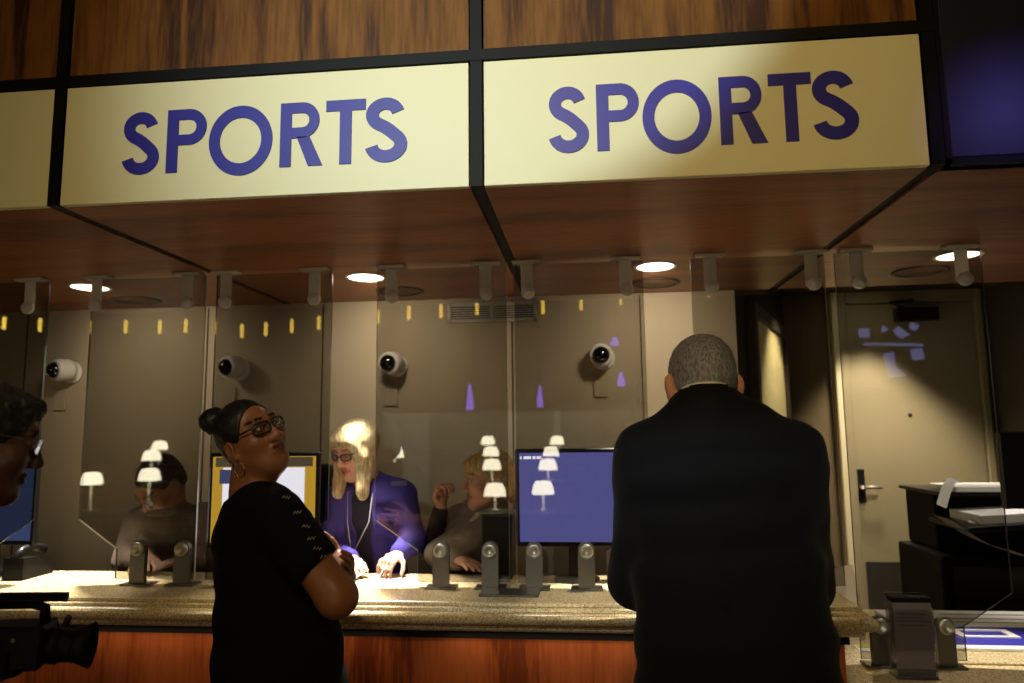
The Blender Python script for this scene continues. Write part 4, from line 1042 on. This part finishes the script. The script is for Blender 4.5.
    for q in (-1, 1): H.rc(h.p(q*.10, -.012, -.022), h.p(q*.055, -.012, -.022), .030, .028, .004, 's')
    hair = H.mesh('hair', hm, t)
    bc = at(214, 421, 2.115); U = SDF(bc-.08, bc+.08, .004); U.el(bc, [.044, .046, .041], None, 0); U.rc(bc, h.p(0, -.09, .05), .026, .036, .02); U.wave(.0018, 90, 8); U.mesh('hair_bun', hm, hair)
    glasses(t, h, 'blackmetal', .054, .034, .0032, .008, .110)
    # hoop earring
    bm = B(); ec = h.p(.088, .006, -.078); pts = [ec + h.s*(h.f*.024*math.cos(a)+h.u*.026*math.sin(a)) for a in np.linspace(0, 2*PI, 29)[:-1]]
    tube(bm, pts, .0016, 6, True); obj('hoop_earring', bm, mat('silver_earring', lin(225, 205, 170), .2, metal=1), t)
    # pale squiggle motifs down the sleeve
    from mathutils.bvhtree import BVHTree
    me = jk.data; off = np.array(origin_of(t)); bv = BVHTree.FromPolygons([tuple(np.array(v.co)+off) for v in me.vertices], [tuple(p.vertices) for p in me.polygons])
    pm = mat('pale_sleeve_print', lin(150, 138, 118), .7)
    for i, (px, py) in enumerate(((286, 497), (297, 513), (306, 526), (311, 539), (317, 548), (324, 557), (328, 565))):
        pts = []
        for j in range(6):
            r = at(px+(j-2.5)*1.5, py+(-1)**j*1.3+j*.2*(-1)**i, 1.0)-CAM
            hit = bv.ray_cast(Vector(CAM), Vector(nrm(r)))
            if hit[0] is not None: pts.append(hit[0]+hit[1]*.0015)
        if len(pts) > 2: bm = B(); tube(bm, pts, .0016, 5); obj('sleeve_motif', bm, pm, jk)
bun_woman()
# ---- the man at the left edge with the video camera, in profile
def camera_operator():
    Y0 = 1.36
    t = thing('person', 'dark-haired person in glasses at the left edge, in profile, holding a video camera', 'person', (-1.42, 1.22, 0))
    f = nrm((.70, .66, -.25)); h = Head(at(-20, 440, 1.40), f, (.2, .2, .95), sc=1.0)
    fb = nrm((.75, .66, 0)); rb = np.array([fb[1], -fb[0], 0])
    neck = h.p(0, -.055, -.15)
    nb = np.array(neck)
    ST = [(nb-UP*.60+fb*.00, rb, .17, .125), (nb-UP*.50, rb, .165, .12), (nb-UP*.34-fb*.01, rb, .175, .125), (nb-UP*.20-fb*.01, rb, .19, .125), (nb-UP*.10-fb*.01, rb, .175, .095), (nb-UP*.04, rb, .10, .07), (nb+UP*.01, rb, .065, .06)]
    ft = [np.array([-1.50, 1.24, 0]), np.array([-1.36, 1.10, 0])]
    shR = nb-UP*.11+rb*.18; shL = nb-UP*.11-rb*.18
    cam_c = at(4, 645, 1.46)
    wR = cam_c+np.array([-.075, -.05, -.055]); eR = shR*.5+wR*.5+np.array([-.07, -.07, -.12])
    wL = cam_c+np.array([-.05, .12, -.06]); eL = shL*.5+wL*.5+np.array([-.06, .0, -.13])
    lo, hi = bounds([h.c, shR, shL, eR, eL, cam_c, *ft, ST[0][0]], .17); lo[2] = -.01
    S = SDF(lo, hi, .011, [(h.c, .15, .0042), (cam_c, .13, .0055)])
    head_sdf(S, h, neck, rn=.056, jaw=1.05); S.loft(ST, .03, -.014)
    arm(S, shR, eR, wR, g=-.003); arm(S, shL, eL, wL, g=-.003)
    hand_sdf(S, wR, nrm((.8, .35, .30)), (-.1, .85, .3), 1, .75, 1.0); hand_sdf(S, wL, nrm((.75, -.5, .25)), (0, -.3, 1), -1, .6, 1.0)
    legs(S, ST[0][0]+UP*.02, rb, ft, g=-.01)
    S.mesh('body', vcol_mat('operator_skin', .45), t, skin_col(h, lin(84, 54, 38), lin(76, 42, 36), lin(16, 12, 10)))
    J = SDF(lo, hi, .010); J.loft(ST[:-1], .04, .006); J.loft([(ST[0][0]-UP*.10, rb, .19, .14), (ST[0][0], rb, .185, .135)], .03)
    for a, b, c in ((shR, eR, wR), (shL, eL, wL)): J.rc(a, b, .070, .058, .04); J.rc(b, c+(b-c)*.15, .058, .042, .03)
    J.wave(.003, 15, 3); J.rc(h.p(0, -.03, -.10), neck, .062, .070, .008, 's'); J.cut(ST[0][0]-UP*.11, -UP)
    m = mat('black_sweater', lin(14, 14, 18), .9, spec=.15); J.mesh('jacket', m, t)
    T = SDF(lo, np.array([hi[0], hi[1], ST[0][0][2]+.02]), .012); T.loft([(ST[0][0]-UP*.06, rb, .165, .125), (ST[0][0], rb, .16, .12)], .03); legs(T, ST[0][0], rb, ft, .097)
    T.cut((0, 0, .05), -UP); T.cut(ST[0][0], UP); T.mesh('trousers', 'bsuit', t); shoes(t, ft, fb, 'bshoe')
    H = SDF(h.c-.20, h.c+.20, .005); H.el(h.p(0, -.014, .040), [.083, .103, .091], h.R, 0); H.el(h.p(0, -.055, -.02), [.066, .056, .068], h.R, .03)
    H.rc(h.p(-.03, .070, .086), h.p(.03, .074, .088), .020, .018, .03)
    H.wave(.0034, 170, 6)
    H.el(h.p(0, .105, -.035), [.095, .078, .100], h.R, .008, 's')
    H.cut(h.p(0, -.05, -.07), -h.u)
    for q in (-1, 1): H.rc(h.p(q*.10, -.012, -.012), h.p(q*.055, -.012, -.012), .030, .028, .004, 's')
    H.mesh('hair', hairmat('short_black_hair', lin(9, 8, 8), lin(22, 18, 16), (1, 1, 1), 90), t)
    glasses(t, h, 'steel', .048, .034, .0016, .010, .110)
    # the camcorder, a thing of its own
    ax = [Vector((.93, .36, -.06)).normalized()]; ax.append(Vector((-.36, .93, 0)).normalized()); ax.append(ax[0].cross(ax[1]))
    ax = [a.normalized() for a in ax]; c = Vector(cam_c); W = lambda x, y, z: c + ax[0]*x + ax[1]*y + ax[2]*z
    k = thing('video_camera', 'black video camera with lens hood and top handle held at the lower left corner', 'video camera', (c.x, c.y, c.z-.06))
    bm = B(); obox(bm, W(0, 0, 0), ax, (.085, .042, .045), .008); obox(bm, W(-.02, -.002, -.030), ax, (.05, .045, .03), .008); obj('body', bm, 'darkplastic', k)
    bm = B(); lathe(bm, W(.084, 0, -.004), ax[0], [(0, 0), (.036, 0), (.038, .02), (.034, .022), (.034, .045), (.036, .05), (0, .05)], 24); l = obj('lens_barrel', bm, 'darkplastic', k)
    bm = B(); t4 = B(); lathe(t4, W(.134, 0, -.004), ax[0], [(.034, 0), (.048, .034), (.045, .034), (.030, .002)], 24); merge(bm, t4); t4.free(); obj('lens_hood', bm, 'darkplastic', l)
    bm = B(); lathe(bm, W(.132, 0, -.004), ax[0], [(0, .004), (.016, .003), (.029, .0)], 24); obj('front_glass', bm, 'dome', l)
    bm = B(); tube(bm, [W(-.075, 0, .043), W(-.07, 0, .075), W(-.04, 0, .083), W(.045, 0, .083), W(.068, 0, .075), W(.072, 0, .043)], .011, 10); obj('top_handle', bm, 'darkplastic', k)
    bm = B(); cyl(bm, W(-.03, -.022, .102), W(.115, -.022, .102), .010, n=14); cyl(bm, W(.02, -.012, .09), W(.02, -.022, .102), .006, n=8); obj('microphone', bm, 'darkplastic', k)
    bm = B(); cyl(bm, W(-.085, 0, .02), W(-.13, 0, .035), .020, .024, 18); obj('eyepiece', bm, 'darkplastic', k)
    bm = B()
    for u in (-.03, .0, .03): cyl(bm, W(u, -.0425, .02), W(u, -.046, .02), .005, n=10)
    obj('buttons', bm, 'steel', k)
camera_operator()

# ---- the blonde woman at work behind the glass
def clerk_body(t, h, neck, ST, arms, hands, skinmat, colfn, ft, rb, fem=True, fine=.0045, rn=.05, extra=()):
    lo, hi = bounds([h.c, *[p for a in arms for p in a], *[q[0] for q in hands], ST[0][0], *ft, *extra], .14); lo[2] = -.01
    S = SDF(lo, hi, .012, [(h.c, .14, fine)] + [(q[0]+nrm(q[1])*.08, .09, .005) for q in hands])
    head_sdf(S, h, neck, rn=rn, jaw=.98 if fem else 1.05); S.loft(ST, .03, -.014)
    for a in arms: arm(S, *a, r=(.048, .040, .036, .026) if fem else (.055, .045, .04, .029), g=-.002)
    for q in hands: hand_sdf(S, *q)
    legs(S, ST[0][0]+UP*.02, rb, ft, g=-.01)
    S.mesh('body', skinmat, t, colfn)
    return lo, hi
def garment(name, m, t, lo, hi, ST, arms, r, cuff, neckcut, wv=.003, seed=1, hem=None, h_=.009):
    J = SDF(lo, hi, h_); J.loft(ST, .04, .004)
    for a, b, c in arms:
        c2 = c+(b-c)*cuff; J.rc(a, b, r[0], r[1], .04); J.rc(b, c2, r[1], r[2], .03)
    J.wave(wv, 18, seed)
    for q in neckcut: J.rc(*q, .006, 's')
    if hem is not None: J.cut(hem, -UP)
    return J
def trousers(t, lo, hi, ST, rb, ft, fb):
    T = SDF(lo, np.array([hi[0], hi[1], ST[0][0][2]+.04]), .014); b0 = ST[0][0]
    T.loft([(b0-UP*.06, rb, ST[0][2]*.97, ST[0][3]*.97), (b0+UP*.02, rb, ST[0][2]*.97, ST[0][3]*.97)], .03); legs(T, b0, rb, ft, .095); T.cut((0, 0, .05), -UP); T.cut(b0+UP*.02, UP)
    T.mesh('trousers', 'bsuit', t); shoes(t, ft, fb, 'bshoe')
def blonde_clerk():
    t = thing('person', 'blonde woman in glasses and purple cardigan leaning over the worktop behind the glass', 'person', (-.93, 3.22, 0))
    h = Head(at(356, 449, 3.10), (-.42, -.84, -.42), (-.10, -.2, .95), sc=.98)
    fb = nrm((-.12, -1, 0)); rb = np.array([fb[1], -fb[0], 0]); neck = at(367, 480, 3.17)
    st = lambda px, py, w, d, y: (at(px, py, y), rb, w, d)
    ST = [(at(372, 600, 3.25), rb, .165, .115), st(372, 575, .155, .108, 3.24), st(371, 545, .150, .105, 3.22), st(372, 515, .160, .108, 3.20), st(372, 496, .165, .095, 3.19), st(370, 486, .12, .07, 3.18), st(368, 478, .06, .055, 3.17)]
    shR, shL = at(340, 496, 3.18), at(403, 494, 3.18)      # her right is at the left of the picture
    eR, eL = at(333, 545, 3.14), at(412, 540, 3.13)
    wR, wL = at(352, 568, 3.00), at(398, 557, 2.99)
    wR[2] = max(wR[2], ZC+.055); wL[2] = max(wL[2], ZC+.082)
    ft = [np.array([-.85, 3.27, 0]), np.array([-1.02, 3.27, 0])]
    arms = [(shR, eR, wR), (shL, eL, wL)]
    hands = [(wR, (.45, -.75, -.10), (.1, -.1, -1), -1, .25, .92), (wL, (-.25, -.75, -.20), (-.2, -.3, -1), 1, .8, .92)]
    lo, hi = clerk_body(t, h, neck, ST, arms, hands, vcol_mat('blonde_skin', .45), skin_col(h, lin(222, 172, 150), lin(178, 100, 94), lin(150, 116, 80)), ft, rb)
    J = garment('cardigan', None, t, lo, hi, ST, arms, (.062, .054, .040), .12, [(h.p(0, -.02, -.08), neck, .056, .062)], .003, 2, ST[0][0]-UP*.04)
    # open front of the cardigan: a long V down to the hem
    ctr = (shR+shL)/2
    J.rc(neck+fb*.09, ctr+fb*.115-UP*.16, .052, .050, .012, 's'); J.rc(ctr+fb*.115-UP*.16, ST[0][0]+fb*.125, .050, .060, .012, 's')
    pm = mat('purple_knit', lin(60, 48, 136), .85, bump=.2, bscale=160); cd = J.mesh('cardigan', pm, t)
    I = SDF(lo, hi, .009); I.loft(ST[:-1], .04, -.004); I.rc(neck+fb*.03+UP*.05, neck+fb*.09-UP*.05, .055, .030, .01, 's'); I.cut(ST[0][0]-UP*.03, -UP); I.mesh('dark_top', mat('dark_navy_top', lin(30, 26, 48), .85), t)
    trousers(t, lo, hi, ST, rb, ft, fb)
    H = SDF(h.c-.26, h.c+.24, .005)
    H.el(h.p(0, -.015, .043), [.083, .104, .087], h.R, 0)
    dn = nrm(-UP*.93 + h.f*.10)
    for q in (-1, 1):
        a0 = h.p(q*.068, .02, .02); a1 = h.p(q*.060, -.005, .035); H.rc(a1, a1+dn*.215+h.r*q*.012, .058, .036, .03, flat=(h.r, .50))
        H.rc(h.p(q*.050, .064, .060), h.p(q*.074, .050, -.02), .018, .018, .03)
    H.rc(h.p(0, -.07, .02), h.p(0, -.075, 0)+dn*.15, .060, .050, .04, flat=(h.f, .7))
    H.wave(.0012, 95, 4)
    H.el(h.p(.004, .105, -.050), [.050, .080, .100], h.R, .010, 's')
    H.mesh('hair', hairmat('blonde_hair', lin(150, 127, 86), lin(208, 191, 150), (1, 1, .12), 130), t)
    glasses(t, h, mat('dark_plum_frame', lin(46, 22, 34), .35), .048, .030, .0026, .008, .108)
    # lanyard, badge, name patch
    bm = B(); pts = []
    for q in (-1, 1):
        L = [neck+rb*q*.05-fb*.02, neck+rb*q*.058+fb*.07-UP*.05, ctr+rb*q*.05+fb*.135-UP*.10, ctr+fb*.150-UP*.24+rb*(.02)]
        tube(bm, L, .0028, 6)
    ln = obj('lanyard', bm, mat('grey_lanyard', lin(150, 145, 150), .7), t)
    e = ctr+fb*.152-UP*.26+rb*.02; bm = B(); obox(bm, e, [Vector(rb), Vector(fb), Vector(UP)], (.018, .003, .022), .002); obj('badge', bm, 'paper', ln)
    p = at(399, 484, 3.0); d = nrm(p-CAM); 
    from mathutils.bvhtree import BVHTree
    off = np.array(origin_of(t)); bv = BVHTree.FromPolygons([tuple(np.array(v.co)+off) for v in cd.data.vertices], [tuple(q.vertices) for q in cd.data.polygons])
    hit = bv.ray_cast(Vector(CAM), Vector(d))
    if hit[0] is not None:
        n = hit[1]; u = Vector(UP).cross(n).normalized(); w = n.cross(u); bm = B(); obox(bm, hit[0]+n*.003, [u, w, n], (.034, .014, .002), .001); obj('name_patch', bm, mat('grey_violet_patch', lin(92, 86, 128), .7), cd)
    # pen held over the slip
    tip = wL+np.array([-.03, -.15, -.02]); bm = B(); cyl(bm, (tip[0]-.01, tip[1], ZC+.012), (tip[0]+.03, tip[1]+.05, ZC+.09), .0035, n=8)
    tag(obj('pen', bm, 'steel'), 'slim pen in the blonde woman\'s hand over the worktop', 'pen')
blonde_clerk()

# ---- the man bending over his side of the counter, at left
def bowed_clerk():
    t = thing('person', 'dark-haired person in a grey-brown shirt bending down behind the glass at left', 'person', (-1.84, 3.22, 0))
    h = Head(at(161, 484, 3.10), (-.36, -.60, -.80), (-.15, -.62, .7), sc=1.04)
    fb = nrm((-.1, -1, 0)); rb = np.array([fb[1], -fb[0], 0]); neck = at(171, 507, 3.19)
    st = lambda px, py, w, d, y: (at(px, py, y), rb, w, d)
    ST = [(at(170, 640, 3.27), rb, .17, .12), st(168, 590, .17, .12, 3.25), st(168, 560, .175, .12, 3.23), st(168, 535, .18, .115, 3.21), st(169, 518, .16, .095, 3.20), st(170, 507, .10, .07, 3.19), st(171, 500, .06, .055, 3.19)]
    shR, shL = at(138, 524, 3.19), at(203, 518, 3.20); eR, eL = at(129, 562, 3.13), at(214, 560, 3.13)
    wR, wL = at(146, 578, 3.02), at(194, 577, 3.02); wR[2] = max(wR[2], ZC+.055); wL[2] = max(wL[2], ZC+.055)
    arms = [(shR, eR, wR), (shL, eL, wL)]; ft = [np.array([-1.76, 3.30, 0]), np.array([-1.93, 3.30, 0])]
    hands = [(wR, (.5, -.6, -.05), (0, 0, -1), -1, .2, 1.0), (wL, (-.6, -.6, -.05), (0, 0, -1), 1, .2, 1.0)]
    lo, hi = clerk_body(t, h, neck, ST, arms, hands, vcol_mat('bowed_skin', .5), skin_col(h, lin(136, 100, 76), lin(120, 74, 64), lin(24, 18, 14)), ft, rb, False, .005, .055)
    J = garment('shirt', None, t, lo, hi, ST, arms, (.072, .060, .044), .10, [(h.p(0, -.03, -.08), neck, .058, .064)], .009, 7, ST[0][0]-UP*.04)
    m = mat('grey_brown_cotton', lin(100, 88, 78), .9, bump=1.0, bscale=16); sh = J.mesh('shirt', m, t)
    c = (shR+shL)/2; K = SDF(neck-.15, neck+.15, .006)
    K.rc(neck+fb*.025+UP*.05, neck+fb*.03-UP*.01, .072, .085, .01); K.rc(neck+UP*.08, neck-UP*.04, .060, .066, .004, 's'); K.cut(neck+UP*.045, UP); K.cut(neck-UP*.03, -UP); K.mesh('collar', m, sh)
    trousers(t, lo, hi, ST, rb, ft, fb)
    H = SDF(h.c-.20, h.c+.20, .005); H.el(h.p(0, -.018, .040), [.084, .104, .091], h.R, 0); H.el(h.p(0, -.055, -.02), [.066, .056, .07], h.R, .03); H.wave(.002, 110, 5)
    H.cut(h.p(0, .070, .072), nrm(h.f*.8 - h.u*.55)); H.cut(h.p(0, -.05, -.105), -h.u)
    for q in (-1, 1): H.rc(h.p(q*.10, .005, -.012), h.p(q*.055, .005, -.012), .032, .030, .004, 's')
    H.mesh('hair', hairmat('dark_brown_hair', lin(20, 15, 12), lin(44, 34, 27), (1, 1, 1), 80), t)
    glasses(t, h, 'steel', .048, .032, .0016, .008, .108)
bowed_clerk()

# ---- the person in the hooded jacket, in profile beside the blue monitor
def hooded_clerk():
    t = thing('person', 'fair-haired person in a grey hooded jacket with raised fist beside the blue monitor', 'person', (-.42, 3.24, 0))
    h = Head(at(488, 479, 3.14), (-.90, -.42, -.12), (-.05, -.05, 1), sc=.98)
    fb = nrm((-.80, -.60, 0)); rb = np.array([fb[1], -fb[0], 0]); neck = at(484, 511, 3.18)
    st = lambda px, py, w, d, y: (at(px, py, y), rb, w, d)
    ST = [(at(474, 640, 3.24), rb, .165, .135), st(473, 590, .165, .13, 3.23), st(473, 560, .165, .13, 3.22), st(475, 535, .165, .12, 3.21), st(479, 520, .13, .09, 3.20), st(482, 511, .085, .068, 3.19), st(484, 505, .06, .055, 3.18)]
    c = ST[3][0]
    shR = c-rb*-.0+rb*.15+UP*.05; shL = c-rb*.15+UP*.05       # her right arm is the far one
    eL = at(440, 556, 3.10); wL = at(458, 580, 3.03); wL[2] = max(wL[2], ZC+.055)
    eR = at(433, 548, 3.20); wR = at(441, 506, 3.14)
    arms = [(shR, eR, wR), (shL, eL, wL)]; ft = [np.array([-.36, 3.32, 0]), np.array([-.50, 3.30, 0])]
    hands = [(wR, (.10, -.1, 1), (.75, -.5, 0), -1, 1.35, .95), (wL, (.5, -.6, -.02), (0, 0, -1), 1, .2, .95)]
    lo, hi = clerk_body(t, h, neck, ST, arms, hands, vcol_mat('hooded_skin', .5), skin_col(h, lin(190, 140, 112), lin(150, 92, 82), lin(120, 90, 50)), ft, rb, True, .005, .052)
    m = mat('grey_brown_fleece', lin(112, 99, 86), .95, bump=1.0, bscale=18)
    J = garment('jacket', None, t, lo, hi, ST, [arms[1]], (.078, .066, .046), .10, [(h.p(0, -.03, -.08), neck, .056, .060)], .006, 11, ST[0][0]-UP*.04)
    J.rc(shR, shR+(eR-shR)*.6, .074, .066, .04)
    jk = J.mesh('jacket', m, t)
    Kc = SDF(np.minimum(shR, np.minimum(eR, wR))-.10, np.maximum(shR, np.maximum(eR, wR))+.10, .008); Kc.rc(shR+(eR-shR)*.5, eR, .052, .050, .02); Kc.rc(eR, wR+(eR-wR)*.12, .050, .036, .02); Kc.wave(.003, 20, 2)
    Kc.mesh('dark_sleeve', mat('black_sleeve_knit', lin(18, 17, 18), .9), t)
    Q = SDF(neck-.22, neck+.2, .006); Q.loft([(neck-UP*.055+fb*.01, rb, .105, .090), (neck-UP*.01-fb*.02, rb, .098, .095), (neck+UP*.03-fb*.03, rb, .080, .080)], .03); Q.rc(neck+UP*.12, neck-UP*.03, .066, .070, .01, 's'); Q.rc(neck+fb*.10+UP*.06, neck+fb*.11-UP*.08, .05, .02, .02, 's'); Q.wave(.004, 40, 3)
    Q.mesh('hood', m, jk)
    bm = B(); tube(bm, [neck+fb*.07-rb*.085+UP*.0, neck+fb*.115-rb*.06-UP*.06, neck+fb*.14-rb*.04-UP*.11, neck+fb*.15-rb*.05-UP*.17], [.013, .016, .014, .010], 8); obj('fleece_trim', bm, mat('pale_fleece', lin(196, 178, 136), .95, bump=.5, bscale=120), jk)
    trousers(t, lo, hi, ST, rb, ft, fb)
    H = SDF(h.c-.25, h.c+.22, .005); H.el(h.p(0, -.018, .042), [.086, .106, .09], h.R, 0); H.el(h.p(0, -.06, -.03), [.070, .056, .075], h.R, .03)
    H.rc(h.p(.03, -.085, .0), h.p(.02, -.115, -.11), .040, .022, .03); H.rc(h.p(-.03, .068, .085), h.p(.04, .074, .07), .026, .024, .03); H.wave(.0022, 95, 4)
    H.cut(h.p(0, .098, .048), nrm(h.f*.35 - h.u*.93), box=(h.p(0, .09, 0)-.06, h.p(0, .09, 0)+.06)); H.el(h.p(0, .085, -.04), [.07, .075, .085], h.R, .006, 's')
    for q in (-1, 1): H.rc(h.p(q*.10, .002, -.012), h.p(q*.055, .002, -.012), .028, .026, .004, 's')
    H.mesh('hair', hairmat('sandy_hair', lin(136, 102, 52), lin(206, 170, 104), (1, 1, .2), 110), t)
hooded_clerk()
